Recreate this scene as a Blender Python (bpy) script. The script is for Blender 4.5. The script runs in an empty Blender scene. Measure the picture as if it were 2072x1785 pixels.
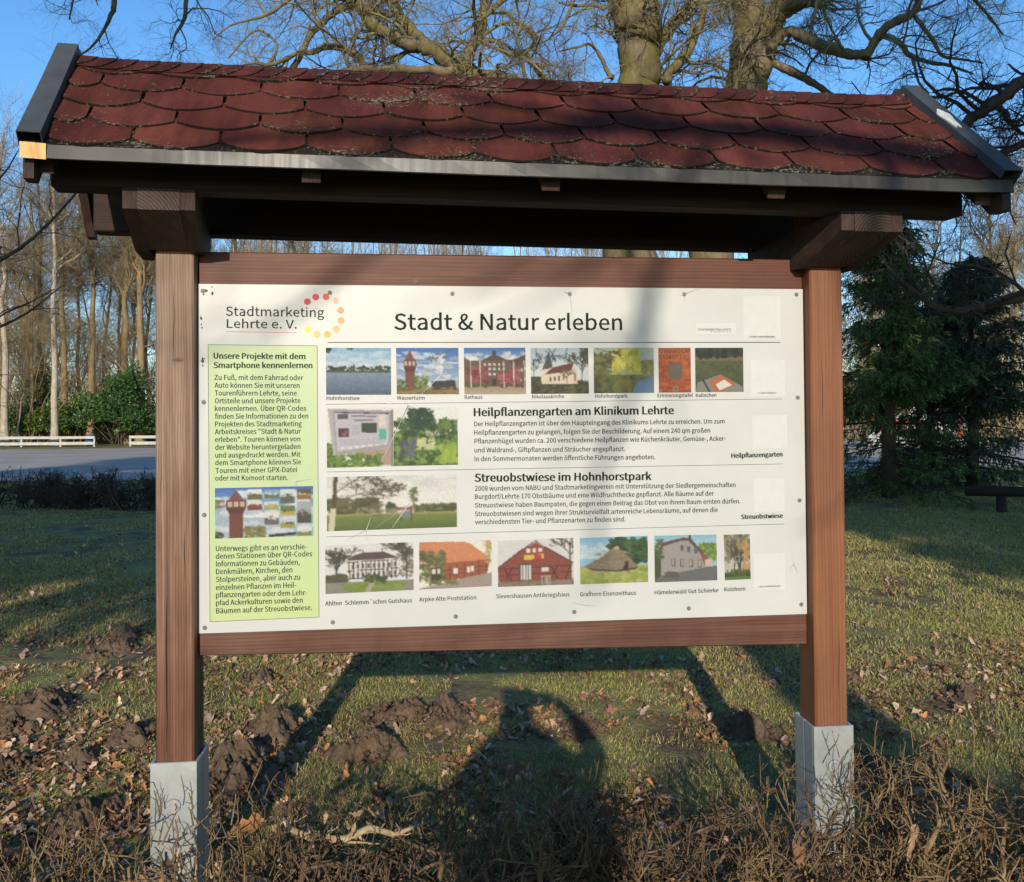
import bpy, bmesh, math, os
import numpy as np
from mathutils import Vector, Matrix

SC = bpy.context.scene
COL = SC.collection
PI = math.pi
# ------------------------------------------------------------------ camera
F_PX, W_PX, H_PX, YC = 1717.0, 2072.0, 1785.0, 822.0
YAW, PITCH, ROLL = 0.103, 0.0163, -0.0075
CAM = np.array([-0.288, -2.772, 1.55])
_f = np.array([math.sin(YAW) * math.cos(PITCH), math.cos(YAW) * math.cos(PITCH), math.sin(PITCH)])
_r0 = np.array([math.cos(YAW), -math.sin(YAW), 0.0])
_u0 = np.cross(_r0, _f)
_r = _r0 * math.cos(ROLL) + _u0 * math.sin(ROLL)
_u = -_r0 * math.sin(ROLL) + _u0 * math.cos(ROLL)
cd = bpy.data.cameras.new('camera')
cd.sensor_fit = 'HORIZONTAL'
cd.sensor_width = 36.0
cd.lens = F_PX / W_PX * 36.0
cd.shift_y = -(H_PX / 2 - YC) / W_PX
cd.clip_start, cd.clip_end = 0.04, 3000.0
cam = bpy.data.objects.new('camera', cd)
COL.objects.link(cam)
cam.matrix_world = Matrix(((_r[0], _u[0], -_f[0], CAM[0]), (_r[1], _u[1], -_f[1], CAM[1]),
                           (_r[2], _u[2], -_f[2], CAM[2]), (0, 0, 0, 1)))
SC.camera = cam
# ------------------------------------------------------------------ sky, sun, exposure
SUN_EL, SUN_AZ = math.radians(18.2), math.radians(7.3)      # the light travels along +y, a little to +x
SUN_D = np.array([math.sin(SUN_AZ) * math.cos(SUN_EL), math.cos(SUN_AZ) * math.cos(SUN_EL), -math.sin(SUN_EL)])
wd = bpy.data.worlds.new('World')
SC.world = wd
wd.use_nodes = True
wn, wl = wd.node_tree.nodes, wd.node_tree.links
bg = wn.get('Background') or wn.new('ShaderNodeBackground')
sky = wn.new('ShaderNodeTexSky')
sky.sky_type = 'NISHITA'
sky.sun_disc = False
sky.sun_elevation = SUN_EL
sky.sun_rotation = PI + SUN_AZ
sky.altitude = 50
sky.air_density, sky.dust_density, sky.ozone_density = 1.0, 0.2, 3.5
hs = wn.new('ShaderNodeHueSaturation')
hs.inputs['Saturation'].default_value = 1.16
wl.new(sky.outputs[0], hs.inputs['Color'])
wl.new(hs.outputs[0], bg.inputs[0])
bg.inputs[1].default_value = 0.148
ld = bpy.data.lights.new('sun', 'SUN')
ld.energy, ld.angle, ld.color = 3.3, math.radians(0.53), (1.0, 0.885, 0.735)
sun = bpy.data.objects.new('sun', ld)
COL.objects.link(sun)
sun.location = (0, -20, 10)
sun.rotation_euler = Vector(SUN_D).to_track_quat('-Z', 'Y').to_euler()
SC.view_settings.view_transform = 'Standard'
SC.view_settings.look = 'None'
SC.view_settings.exposure = 0.6
SC.view_settings.gamma = 1.0
SC.view_settings.use_curve_mapping = False
SC.render.engine = 'CYCLES'
SC.cycles.max_bounces = 6
SC.cycles.diffuse_bounces = 3
SC.cycles.transparent_max_bounces = 6
SC.cycles.use_denoising = True

# ------------------------------------------------------------------ helpers: objects
def tag(o, label=None, cat=None, group=None, kind=None):
    if label: o['label'] = label
    if cat: o['category'] = cat
    if group: o['group'] = group
    if kind: o['kind'] = kind
    return o

def thing(name, label, cat, loc=(0, 0, 0), group=None, kind=None, rotz=0.0):
    o = bpy.data.objects.new(name, None)
    o.empty_display_size = 0.2
    COL.objects.link(o)
    o.location = loc
    o.rotation_euler = (0, 0, rotz)
    return tag(o, label, cat, group, kind)

def mesh_data(name, V, F, mat, cols=None, smooth=False, attrs=None):
    V = np.ascontiguousarray(V, np.float32).reshape(-1, 3)
    if not isinstance(F, (list, tuple)): F = [F]
    F = [np.asarray(f, np.int32) for f in F if len(f)]
    me = bpy.data.meshes.new(name)
    me.vertices.add(len(V))
    me.vertices.foreach_set('co', V.ravel())
    li = np.concatenate([f.ravel() for f in F])
    lens = np.concatenate([np.full(len(f), f.shape[1], np.int32) for f in F])
    st = np.concatenate([[0], np.cumsum(lens)[:-1]]).astype(np.int32)
    me.loops.add(len(li))
    me.loops.foreach_set('vertex_index', li)
    me.polygons.add(len(lens))
    me.polygons.foreach_set('loop_start', st)
    me.polygons.foreach_set('use_smooth', np.full(len(lens), bool(smooth)))
    me.update(calc_edges=True)
    if cols is not None:
        a = me.color_attributes.new('tint', 'FLOAT_COLOR', 'POINT')
        c = np.ones((len(V), 4), np.float32)
        cols = np.asarray(cols, np.float32)
        c[:, :3] = cols if cols.ndim == 2 else cols[:, None]
        a.data.foreach_set('color', c.ravel())
    for k, v in (attrs or {}).items():
        a = me.attributes.new(k, 'FLOAT', 'POINT')
        a.data.foreach_set('value', np.asarray(v, np.float32))
    if mat: me.materials.append(mat)
    return me

def mesh(name, V, F, mat, parent=None, cols=None, smooth=False, attrs=None):
    o = bpy.data.objects.new(name, mesh_data(name, V, F, mat, cols, smooth, attrs))
    COL.objects.link(o)
    if parent: o.parent = parent
    return o

class Shape:
    """Collects boxes and prisms; build() makes one mesh object."""
    def __init__(s): s.bm = bmesh.new()
    def box(s, x0, x1, y0, y1, z0, z1, bev=0.002, M=None):
        r = bmesh.ops.create_cube(s.bm, size=1.0)
        vs = r['verts']
        for v in vs:
            v.co = Vector((x0 + (v.co.x + .5) * (x1 - x0), y0 + (v.co.y + .5) * (y1 - y0), z0 + (v.co.z + .5) * (z1 - z0)))
        if bev:
            es = list({e for v in vs for e in v.link_edges})
            r2 = bmesh.ops.bevel(s.bm, geom=es, offset=bev, segments=1, affect='EDGES')
            vs = r2['verts']
        if M is not None:
            for v in vs: v.co = M @ v.co
        return s
    def prism(s, pts, axis, a, b):
        """polygon pts in the plane across axis, extruded from a to b"""
        def p3(p, t): return {'x': (t, p[0], p[1]), 'y': (p[0], t, p[1]), 'z': (p[0], p[1], t)}[axis]
        A = [s.bm.verts.new(p3(p, a)) for p in pts]
        B = [s.bm.verts.new(p3(p, b)) for p in pts]
        s.bm.faces.new(A); s.bm.faces.new(B[::-1])
        n = len(pts)
        for i in range(n): s.bm.faces.new((A[i], B[i], B[(i + 1) % n], A[(i + 1) % n]))
        return s
    def cyl(s, c, axis, r, h, n=12, r2=None):
        pts = []
        d = Vector(axis).normalized()
        q = d.to_track_quat('Z', 'Y').to_matrix()
        A, B = [], []
        for i in range(n):
            a = 2 * PI * i / n
            A.append(s.bm.verts.new(Vector(c) + q @ Vector((r * math.cos(a), r * math.sin(a), 0))))
            rr = r if r2 is None else r2
            B.append(s.bm.verts.new(Vector(c) + q @ Vector((rr * math.cos(a), rr * math.sin(a), h))))
        s.bm.faces.new(A[::-1]); s.bm.faces.new(B)
        for i in range(n): s.bm.faces.new((A[i], A[(i + 1) % n], B[(i + 1) % n], B[i]))
        return s
    def map(s, fn):
        for v in s.bm.verts: v.co = Vector(fn(*v.co))
        return s
    def build(s, name, mat, parent=None, smooth=False):
        bmesh.ops.recalc_face_normals(s.bm, faces=s.bm.faces[:])
        me = bpy.data.meshes.new(name)
        s.bm.to_mesh(me); s.bm.free()
        if smooth:
            for p in me.polygons: p.use_smooth = True
        me.materials.append(mat)
        o = bpy.data.objects.new(name, me)
        COL.objects.link(o)
        if parent: o.parent = parent
        return o

# ------------------------------------------------------------------ helpers: materials
def lin(c):
    if isinstance(c, str): c = [int(c[i:i + 2], 16) / 255 for i in (0, 2, 4)]
    return tuple(x / 12.92 if x <= .04045 else ((x + .055) / 1.055) ** 2.4 for x in c)

class Mat:
    def __init__(s, name, rough=.7, spec=.3, metal=0.0):
        s.m = bpy.data.materials.new(name); s.m.use_nodes = True
        s.n, s.l = s.m.node_tree.nodes, s.m.node_tree.links
        s.b = s.n['Principled BSDF']
        s.b.inputs['Roughness'].default_value = rough
        s.b.inputs['Specular IOR Level'].default_value = spec
        s.b.inputs['Metallic'].default_value = metal
    def N(s, t, **kw):
        nd = s.n.new('ShaderNode' + t)
        for k, v in kw.items(): setattr(nd, k, v)
        return nd
    def L(s, a, b): s.l.new(a, b)
    def coords(s, scale=(1, 1, 1), rot=(0, 0, 0), out='Object'):
        tc = s.N('TexCoord'); mp = s.N('Mapping')
        mp.inputs['Scale'].default_value = scale; mp.inputs['Rotation'].default_value = rot
        s.L(tc.outputs[out], mp.inputs[0]); return mp.outputs[0]
    def noise(s, vec, scale, detail=4, rough=.55, dist=0.0):
        t = s.N('TexNoise')
        t.inputs['Scale'].default_value = scale; t.inputs['Detail'].default_value = detail
        t.inputs['Roughness'].default_value = rough; t.inputs['Distortion'].default_value = dist
        if vec is not None: s.L(vec, t.inputs['Vector'])
        return t.outputs[0]
    def ramp(s, fac, stops):
        r = s.N('ValToRGB'); e = r.color_ramp.elements
        while len(e) < len(stops): e.new(.5)
        for i, (p, c) in enumerate(stops):
            e[i].position = p
            e[i].color = (*c, 1) if len(c) == 3 else c
        s.L(fac, r.inputs[0]); return r.outputs[0]
    def math(s, op, a, b=None, clamp=False):
        m = s.N('Math', operation=op); m.use_clamp = clamp
        for i, v in enumerate((a, b)):
            if v is None: continue
            if isinstance(v, (int, float)): m.inputs[i].default_value = v
            else: s.L(v, m.inputs[i])
        return m.outputs[0]
    def mix(s, fac, a, b, mode='MIX'):
        m = s.N('MixRGB', blend_type=mode)
        for i, v in enumerate((fac, a, b)):
            if isinstance(v, (int, float)): m.inputs[i].default_value = v
            elif isinstance(v, tuple): m.inputs[i].default_value = (*v, 1)
            else: s.L(v, m.inputs[i])
        return m.outputs[0]
    def attr(s, name='tint'):
        a = s.N('Attribute'); a.attribute_name = name; return a
    def base(s, c):
        if isinstance(c, tuple): s.b.inputs['Base Color'].default_value = (*c, 1)
        else: s.L(c, s.b.inputs['Base Color'])
        return s
    def bump(s, h, strength=.3, dist=.01):
        b = s.N('Bump'); b.inputs['Strength'].default_value = strength; b.inputs['Distance'].default_value = dist
        s.L(h, b.inputs['Height']); s.L(b.outputs[0], s.b.inputs['Normal']); return s

def wood_mat(name, axis, cols, rough=.62, bump=.25, worn=None, fine=1.0, k=.74, rings=28.0, low=None):
    cols = [tuple(v * k for v in c) for c in cols]
    m = Mat(name, rough, .35)
    st = {'x': (.10, 1, 1), 'y': (1, .10, 1), 'z': (1, 1, .10)}[axis]
    st2 = {'x': (3, 190, 190), 'y': (190, 3, 190), 'z': (190, 190, 3)}[axis]
    st1 = {'x': (1.2, 24, 24), 'y': (24, 1.2, 24), 'z': (24, 24, 1.2)}[axis]
    w = m.N('TexWave', wave_type='BANDS', bands_direction='X' if axis != 'x' else 'Z', wave_profile='SAW')
    w.inputs['Scale'].default_value = rings; w.inputs['Distortion'].default_value = 7.0
    w.inputs['Detail'].default_value = 2.5; w.inputs['Detail Scale'].default_value = .55; w.inputs['Detail Roughness'].default_value = .55
    m.L(m.coords(st), w.inputs['Vector'])
    n1 = m.noise(m.coords(st1), 1.0, 5, .6, .9)
    n2 = m.noise(m.coords(st2), 1.0, 3, .6, .3)
    n3 = m.noise(m.coords((2.2, 2.2, 2.2)), 1.0, 5, .65)
    c = m.ramp(n1, [(.28, cols[0]), (.5, cols[1]), (.72, cols[2])])
    lines = m.ramp(w.outputs['Fac'], [(.0, (.66, .62, .60)), (.45, (1.04, 1.03, 1.02)), (.85, (1.22, 1.20, 1.18)), (1.0, (.74, .70, .68))])
    c = m.mix(.7 * fine, c, m.mix(1.0, c, lines, 'MULTIPLY'))
    kk = m.ramp(n2, [(.3, (.62, .62, .62)), (.62, (1.12, 1.12, 1.12))])
    c = m.mix(.6 * fine, c, m.mix(1.0, c, kk, 'MULTIPLY'))
    c = m.mix(.5, c, m.mix(1.0, c, m.ramp(n3, [(.3, (.60, .58, .57)), (.7, (1.25, 1.22, 1.2))]), 'MULTIPLY'))
    if worn:
        worn = tuple(v * k for v in worn)
        c = m.mix(m.ramp(m.noise(m.coords((3.1, 3.1, 1.3)), 1.0, 4, .6), [(.45, (0, 0, 0)), (.66, (.6, .6, .6))]), c, m.mix(1.0, lines, worn, 'MULTIPLY'))
    if low:                                     # less bleached towards the foot of the post
        sz = m.N('SeparateXYZ'); m.L(m.coords(), sz.inputs[0])
        f_ = m.math('ADD', sz.outputs[2], m.math('MULTIPLY', n3, .5))
        c = m.mix(m.ramp(m.math('MULTIPLY', f_, .5), [(.42, (1, 1, 1)), (.85, (0, 0, 0))]), c, m.mix(1.0, c, low, 'MULTIPLY'))
    m.base(c)
    m.bump(m.math('ADD', m.math('MULTIPLY', w.outputs['Fac'], .55), m.math('MULTIPLY', n2, .45)), bump, .003)
    return m.m

def plain(name, c, rough=.6, spec=.3, metal=0.0, var=.12, scale=30):
    m = Mat(name, rough, spec, metal)
    n = m.noise(m.coords(), scale, 4)
    k = m.ramp(n, [(.3, tuple(x * (1 - var) for x in c)), (.7, tuple(min(1, x * (1 + var)) for x in c))])
    m.base(k)
    return m.m

def tint_mat(name, rough=.7, spec=.2, trans=0.0, var=.25, scale=12):
    m = Mat(name, rough, spec)
    a = m.attr('tint').outputs['Color']
    n = m.noise(m.coords(), scale, 3)
    m.base(m.mix(1.0, a, m.ramp(n, [(.3, (1 - var,) * 3), (.7, (1 + var,) * 3)]), 'MULTIPLY'))
    if trans:
        t = m.N('BsdfTranslucent'); m.L(a, t.inputs[0])
        mx = m.N('MixShader'); mx.inputs[0].default_value = trans
        out = m.n['Material Output']
        m.L(m.b.outputs[0], mx.inputs[1]); m.L(t.outputs[0], mx.inputs[2]); m.L(mx.outputs[0], out.inputs['Surface'])
    return m.m

# ------------------------------------------------------------------ helpers: branches
def unit(v): return v / np.maximum(np.linalg.norm(v, axis=-1, keepdims=True), 1e-9)

def tubes(P, R, n):
    P = np.asarray(P, float); R = np.asarray(R, float)
    B, k, _ = P.shape
    T = np.empty_like(P)
    T[:, 1:-1] = P[:, 2:] - P[:, :-2]; T[:, 0] = P[:, 1] - P[:, 0]; T[:, -1] = P[:, -1] - P[:, -2]
    T = unit(T)
    mean = unit(P[:, -1] - P[:, 0] + 1e-6)
    ref = np.where(np.abs(mean[:, 2:3]) < .75, np.array([[0, 0, 1.]]), np.array([[1., .3, 0]]))
    U = unit(np.cross(T, ref[:, None, :])); Wv = np.cross(T, U)
    a = np.arange(n) * 2 * PI / n
    V = P[:, :, None, :] + R[:, :, None, None] * (np.cos(a)[None, None, :, None] * U[:, :, None, :] + np.sin(a)[None, None, :, None] * Wv[:, :, None, :])
    idx = np.arange(B * k * n).reshape(B, k, n)
    a0, a1 = idx[:, :-1], idx[:, 1:]
    Fq = np.stack([a0, np.roll(a0, -1, 2), np.roll(a1, -1, 2), a1], -1).reshape(-1, 4)
    return V.reshape(-1, 3), Fq

def merge(parts):
    Vs, Fs, off = [], [], 0
    for V, Fq in parts:
        Vs.append(V); Fs.append(Fq + off); off += len(V)
    return np.concatenate(Vs), np.concatenate(Fs)

def walk(rng, S, D, Ln, k, wig, trop):
    B = len(S); P = np.empty((B, k, 3)); P[:, 0] = S; d = unit(D)
    st = (Ln / (k - 1))[:, None]
    for i in range(1, k):
        d = unit(d + wig * rng.standard_normal((B, 3)) + np.asarray(trop) / (k - 1))
        P[:, i] = P[:, i - 1] + d * st
    return P

def sprout(rng, P, R, n, ln, ang, k, wig, trop=(0, 0, .2), rr=.55, tmin=.15, tip=.25, rmax=9.0, tb=1.0):
    """n children on every chain of P"""
    B, kk, _ = P.shape
    t = (tmin + (1 - tmin) * rng.random((B, n)) ** tb) * (kk - 1)
    i = np.minimum(t.astype(int), kk - 2); f = (t - i)[..., None]
    b = np.arange(B)[:, None]
    S = P[b, i] * (1 - f) + P[b, i + 1] * f
    T = unit(P[b, i + 1] - P[b, i])
    r = R[b, i] * (1 - f[..., 0]) + R[b, i + 1] * f[..., 0]
    q = unit(np.cross(T, rng.standard_normal(T.shape)))
    an = np.radians(ang[0] + (ang[1] - ang[0]) * rng.random((B, n)))[..., None]
    D = T * np.cos(an) + q * np.sin(an)
    L = ln * (.45 + .9 * rng.random((B, n))) * (1.15 - .5 * t / (kk - 1))
    S, D, L, r = S.reshape(-1, 3), D.reshape(-1, 3), L.ravel(), r.ravel()
    C = walk(rng, S, D, L, k, wig, trop)
    r0 = np.minimum(r * rr, rmax)
    return C, r0[:, None] * np.linspace(1, tip, k)[None, :]

def smooth_chain(pts, sub=5, rng=None, knob=.06):
    A = np.array([p[:3] for p in pts], float); r = np.array([p[3] for p in pts], float)
    n = len(A); ext = np.vstack([2 * A[0] - A[1], A, 2 * A[-1] - A[-2]])
    out, ro = [], []
    for i in range(n - 1):
        p0, p1, p2, p3 = ext[i:i + 4]
        for s in range(sub):
            t = s / sub
            out.append(.5 * (2 * p1 + (p2 - p0) * t + (2 * p0 - 5 * p1 + 4 * p2 - p3) * t * t + (3 * p1 - p0 - 3 * p2 + p3) * t ** 3))
            ro.append(r[i] * (1 - t) + r[i + 1] * t)
    out.append(A[-1]); ro.append(r[-1])
    out, ro = np.array(out), np.array(ro)
    if rng is not None:
        ro = ro * (1 + knob * rng.standard_normal(len(ro)))
        out = out + (rng.standard_normal(out.shape) * ro[:, None] * .10)
    return out[None], ro[None]

# ------------------------------------------------------------------ ground and road
rg = np.random.default_rng(11)
def vnoise(x, y, sc, seed):
    """smooth value noise for the ground"""
    x = np.asarray(x) / sc; y = np.asarray(y) / sc
    xi, yi = np.floor(x).astype(int), np.floor(y).astype(int)
    fx, fy = x - xi, y - yi
    fx, fy = fx * fx * (3 - 2 * fx), fy * fy * (3 - 2 * fy)
    def h(a, b):
        n = (a * 374761393 + b * 668265263 + seed * 974711) & 0x7fffffff
        n = ((n ^ (n >> 13)) * 1274126177) & 0x7fffffff
        return ((n ^ (n >> 16)) & 0xffff) / 65535.0
    return (h(xi, yi) * (1 - fx) + h(xi + 1, yi) * fx) * (1 - fy) + (h(xi, yi + 1) * (1 - fx) + h(xi + 1, yi + 1) * fx) * fy

def ground_z(x, y):
    x = np.asarray(x, float); y = np.asarray(y, float)
    k = np.clip((19.0 - y) / 4.0, 0, 1) * np.clip((y + 9) / 2, 0, 1) * np.clip((26 - np.abs(x)) / 4, 0, 1)
    z = .05 * (vnoise(x, y, .9, 1) - .5) + .022 * (vnoise(x, y, .28, 2) - .5) + .010 * (vnoise(x, y, .09, 3) - .5)
    return z * k
def axis(lo, hi, fine_lo, fine_hi, step):
    a = [fine_lo]; s = step
    while a[-1] > lo: a.append(a[-1] - s); s *= 1.18
    a[-1] = lo
    b = [fine_hi]; s = step
    while b[-1] < hi: b.append(b[-1] + s); s *= 1.18
    b[-1] = hi
    return np.concatenate([a[::-1], np.arange(fine_lo + step, fine_hi - step / 2, step), b])
gx = axis(-1600, 1600, -3.2, 4.2, .045); gy = axis(-600, 2600, -.6, 5.5, .045)
X, Y = np.meshgrid(gx, gy)
gi = np.arange(X.size).reshape(X.shape)
GF = np.stack([gi[:-1, :-1], gi[:-1, 1:], gi[1:, 1:], gi[1:, :-1]], -1).reshape(-1, 4)
m = Mat('lawn_soil_and_turf', .9, .1)
co = m.coords()
n1 = m.noise(co, 2.6, 6, .65); n2 = m.noise(co, 14, 5, .7); n3 = m.noise(co, .55, 4); n4 = m.noise(co, 60, 3)
soil = m.ramp(n2, [(.3, (.06, .042, .028)), (.7, (.16, .115, .076))])
turf = m.ramp(n4, [(.3, (.15, .145, .045)), (.7, (.32, .30, .105))])
fac = m.math('ADD', m.math('MULTIPLY', n1, .7), m.math('MULTIPLY', n3, .5))
c = m.mix(m.ramp(fac, [(.50, (0, 0, 0)), (.66, (1, 1, 1))]), soil, turf)
litter = m.ramp(m.noise(co, 26, 4, .6), [(.57, (0, 0, 0)), (.63, (.7, .7, .7))])
c = m.mix(litter, c, (.28, .175, .11))
m.base(c); m.bump(m.math('ADD', n2, n4), .6, .02)
tag(mesh('ground', np.stack([X.ravel(), Y.ravel(), ground_z(X.ravel(), Y.ravel())], -1), GF, m.m, smooth=True), kind='structure')

m = Mat('asphalt', .85, .2)
co = m.coords()
c = m.ramp(m.noise(co, .35, 5, .6), [(.3, (.30, .255, .215)), (.7, (.47, .40, .34))])
c = m.mix(.25, c, m.ramp(m.noise(co, 40, 3), [(.3, (.08, .08, .08)), (.7, (.36, .34, .32))]))
m.base(c)
rx = np.linspace(-160, 160, 41)
near = 21.5 + .012 * rx + .25 * np.sin(rx * .3); far = 51.2 + 0 * rx + .3 * np.sin(rx * .17)
RV = np.concatenate([np.stack([rx, near, np.full_like(rx, .004)], -1), np.stack([rx, far, np.full_like(rx, .004)], -1)])
i = np.arange(40)
tag(mesh('road', RV, np.stack([i, i + 1, i + 42, i + 41], -1), m.m), kind='structure')

# ------------------------------------------------------------------ the roofed information board
wood_left = wood_mat('stained_wood_weathered', 'z', [lin('6a4a38'), lin('94725c'), lin('bb9f88')], .6, .5, (.33, .25, .19), 1.0, .70, 38.0, (.56, .38, .31))
wood_right = wood_mat('stained_wood_reddish', 'z', [lin('865036'), lin('9c6442'), lin('a8704a')], .6, .2, lin('905c3e'), .45, .57)
wood_rail = wood_mat('stained_wood_rails', 'x', [lin('563226'), lin('734430'), lin('8c583e')], .55, .3, lin('7d4a36'), .8, .54)
wood_rail_low = wood_mat('stained_wood_bottom_rail', 'x', [lin('52362a'), lin('724a3a'), lin('8a604c')], .6, .3, lin('836454'), .9, .60)
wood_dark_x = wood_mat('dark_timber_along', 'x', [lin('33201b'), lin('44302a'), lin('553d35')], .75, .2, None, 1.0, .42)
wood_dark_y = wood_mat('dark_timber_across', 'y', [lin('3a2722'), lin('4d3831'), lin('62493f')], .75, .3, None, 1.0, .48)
def end_grain(cx, cz):
    g = Mat('end_grain_timber', .7, .3)
    w = g.N('TexWave', wave_type='RINGS', rings_direction='Y'); w.inputs['Scale'].default_value = 34; w.inputs['Distortion'].default_value = 2.2; w.inputs['Detail Scale'].default_value = 3; w.inputs['Detail'].default_value = 3
    mp = g.N('Mapping'); tc = g.N('TexCoord'); mp.inputs['Location'].default_value = (-cx, 0, -cz); mp.inputs['Scale'].default_value = (1, .2, 1)
    g.L(tc.outputs['Object'], mp.inputs[0]); g.L(mp.outputs[0], w.inputs['Vector'])
    g.base(g.mix(.62, g.ramp(w.outputs['Fac'], [(.2, lin('2a1e1a')), (.7, lin('42322c')), (.95, lin('675750'))]), g.ramp(g.noise(g.coords(), 14, 5), [(.3, lin('241a17')), (.7, lin('46352f'))])))
    return g.m
wood_edge = {-1: end_grain(-1.14, 2.09), 1: end_grain(1.13, 2.10)}
galv = Mat('galvanised_steel', .42, .5, .55)
vo = galv.N('TexVoronoi'); vo.inputs['Scale'].default_value = 60; galv.L(galv.coords(), vo.inputs['Vector'])
galv.base(galv.mix(.78, galv.ramp(vo.outputs['Color'], [(.2, (.36, .38, .38)), (.8, (.50, .53, .52))]),
                   galv.ramp(galv.noise(galv.coords(), 7, 5), [(.3, (.34, .36, .36)), (.7, (.52, .54, .52))])))
galv = galv.m
steel = plain('stainless_steel', (.34, .34, .33), .45, .4, .3, .15, 200)
zinc = Mat('grey_zinc_flashing', .36, .35, .3)
nz = zinc.noise(zinc.coords((60, 1, 3)), 1.0, 4); nz2 = zinc.noise(zinc.coords(), 5, 5)
zinc.base(zinc.mix(.5, zinc.ramp(nz, [(.35, (.040, .040, .038)), (.6, (.050, .049, .046)), (.75, (.075, .068, .056))]), zinc.ramp(nz2, [(.3, (.038, .038, .038)), (.7, (.058, .057, .053))])))
zinc.L(zinc.math('ADD', zinc.math('MULTIPLY', nz, .3), .26), zinc.b.inputs['Roughness'])
zinc = zinc.m
verge = Mat('dark_grey_verge_metal', .6, .3, .0)
verge.base(verge.ramp(verge.noise(verge.coords(), 9, 6, .7), [(.3, (.040, .045, .050)), (.7, (.066, .072, .078))]))
verge = verge.m

sign = thing('information_board', 'wooden information board with white printed panel under a small red shingled roof', 'information board', (0, 0, 0))
TILT, SKEW = .0135, .16            # the roof sits a little tilted and turned on its posts
tilt = lambda x, y, z: (x - SKEW * (y + .2), y, z - TILT * x)
tilt_b = lambda x, y, z: (x - SKEW * (y + .27), y, z - TILT * x)
# posts and steel shoes
crack_m = plain('drying_crack', (.018, .012, .009), .9)
knot_m = wood_mat('knot_wood', 'x', [(.15, .10, .075), (.22, .15, .115), (.30, .21, .16)], .7, .3)
def make_post(x0, x1, mat, label):
    s = Shape(); s.box(x0, x1, -.045, .075, .40, 2.33, .005)
    o = s.build('post', mat, sign); o['label'] = label
    cr = np.random.default_rng(4 if x0 < 0 else 6)
    for xa, za, zb, w_ in (((-1.083, .535, 1.02, .0022), (-1.028, 1.05, 1.22, .0012), (-1.06, 1.72, 1.98, .0010), (-1.098, 1.30, 1.46, .0009)) if x0 < 0 else ((1.085, .60, .86, .0009), (1.04, 1.55, 1.75, .0008))):
        zz = np.linspace(za, zb, 14); xx = xa + np.cumsum(cr.normal(0, .0007, 14)); ww = w_ * np.sin(np.linspace(.08, PI - .08, 14))
        Vc = np.concatenate([np.stack([xx - ww, 0 * zz - .0456, zz], -1), np.stack([xx + ww, 0 * zz - .0456, zz], -1)])
        i_ = np.arange(13); mesh('drying_crack', Vc, np.stack([i_, i_ + 14, i_ + 15, i_ + 1], -1), crack_m, o)
    for kx, kz, kr in (((-1.048, 1.745, .010),) if x0 < 0 else ()):
        a_ = np.arange(22) * 2 * PI / 22
        for f_, y_, mm in ((1.0, -.0455, knot_m), (.14, -.0459, crack_m)):
            Vk = np.stack([kx + kr * f_ * 1.5 * np.cos(a_) * (1 + .15 * np.sin(2 * a_ + 1)), 0 * a_ + y_, kz + kr * f_ * .75 * np.sin(a_)], -1)
            mesh('knot', Vk, np.arange(22)[None, ::-1], mm, o)
    bz = .507 if x0 < 0 else .524
    s = Shape()
    for a, b, y0, y1 in ((x0 - .012, x1 + .012, -.058, -.0485), (x0 - .012, x1 + .012, .080, .089)):
        s.box(a, b, y0, y1, -.25, bz, .0015)
    for xa in (x0 - .0125, x1 + .0035):
        s.box(xa, xa + .009, -.0475, .0105, -.25, bz - .001, .001)
        s.box(xa, xa + .009, .0165, .0795, -.25, bz - .001, .001)
    sh = s.build('post_shoe', galv, sign)
    cx = (x0 + x1) / 2
    s = Shape(); s.cyl((cx, -.0575, bz - .132), (0, -1, 0), .021, .0035, 24); s.cyl((cx, -.061, bz - .132), (0, -1, 0), .0115, .009, 6)
    s.build('bolt', plain('bolt_steel', (.42, .42, .41), .35, .5, .4, .2, 150), sh)
    a_ = np.arange(29) * 2 * PI / 28
    for r0_, r1_ in ((.0205, .0225), (.0112, .0125)):
        Vr_ = np.concatenate([np.stack([cx + q_ * np.cos(a_), 0 * a_ - (.0588 if r0_ > .02 else .0613), bz - .132 + q_ * np.sin(a_)], -1) for q_ in (r0_, r1_)])
        i_ = np.arange(28); mesh('bolt_shade_ring', Vr_, np.stack([i_, i_ + 1, i_ + 30, i_ + 29], -1), plain('rim_shade', (.09, .09, .088), .7), sh)  # dark rings paint the contact shade around washer and bolt head
make_post(-1.117, -1.002, wood_left, 'sun-bleached weathered left post')
make_post(1.003, 1.117, wood_right, 'reddish brown smooth right post')
# rails
s = Shape(); s.box(-1.000, 1.001, .004, .064, 1.955, 2.093, .004)
s.build('top_rail', wood_rail, sign)
s = Shape(); s.box(-1.000, 1.001, .004, .064, .797, .93, .004).map(lambda x, y, z: (x, y, z - .0165 * x))
s.build('bottom_rail', wood_rail_low, sign)
for xa in (-1.0, .945):
    s = Shape(); s.box(xa, xa + .055, .005, .060, .9455, 1.953, .003)
    s.build('side_batten', wood_rail, sign)
s = Shape(); s.cyl((-.315, .0045, 2.003), (0, -1, 0), .0085, .003, 12); s.build('coach_bolt', plain('dull_bolt', (.10, .07, .055), .6), sign)

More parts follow.
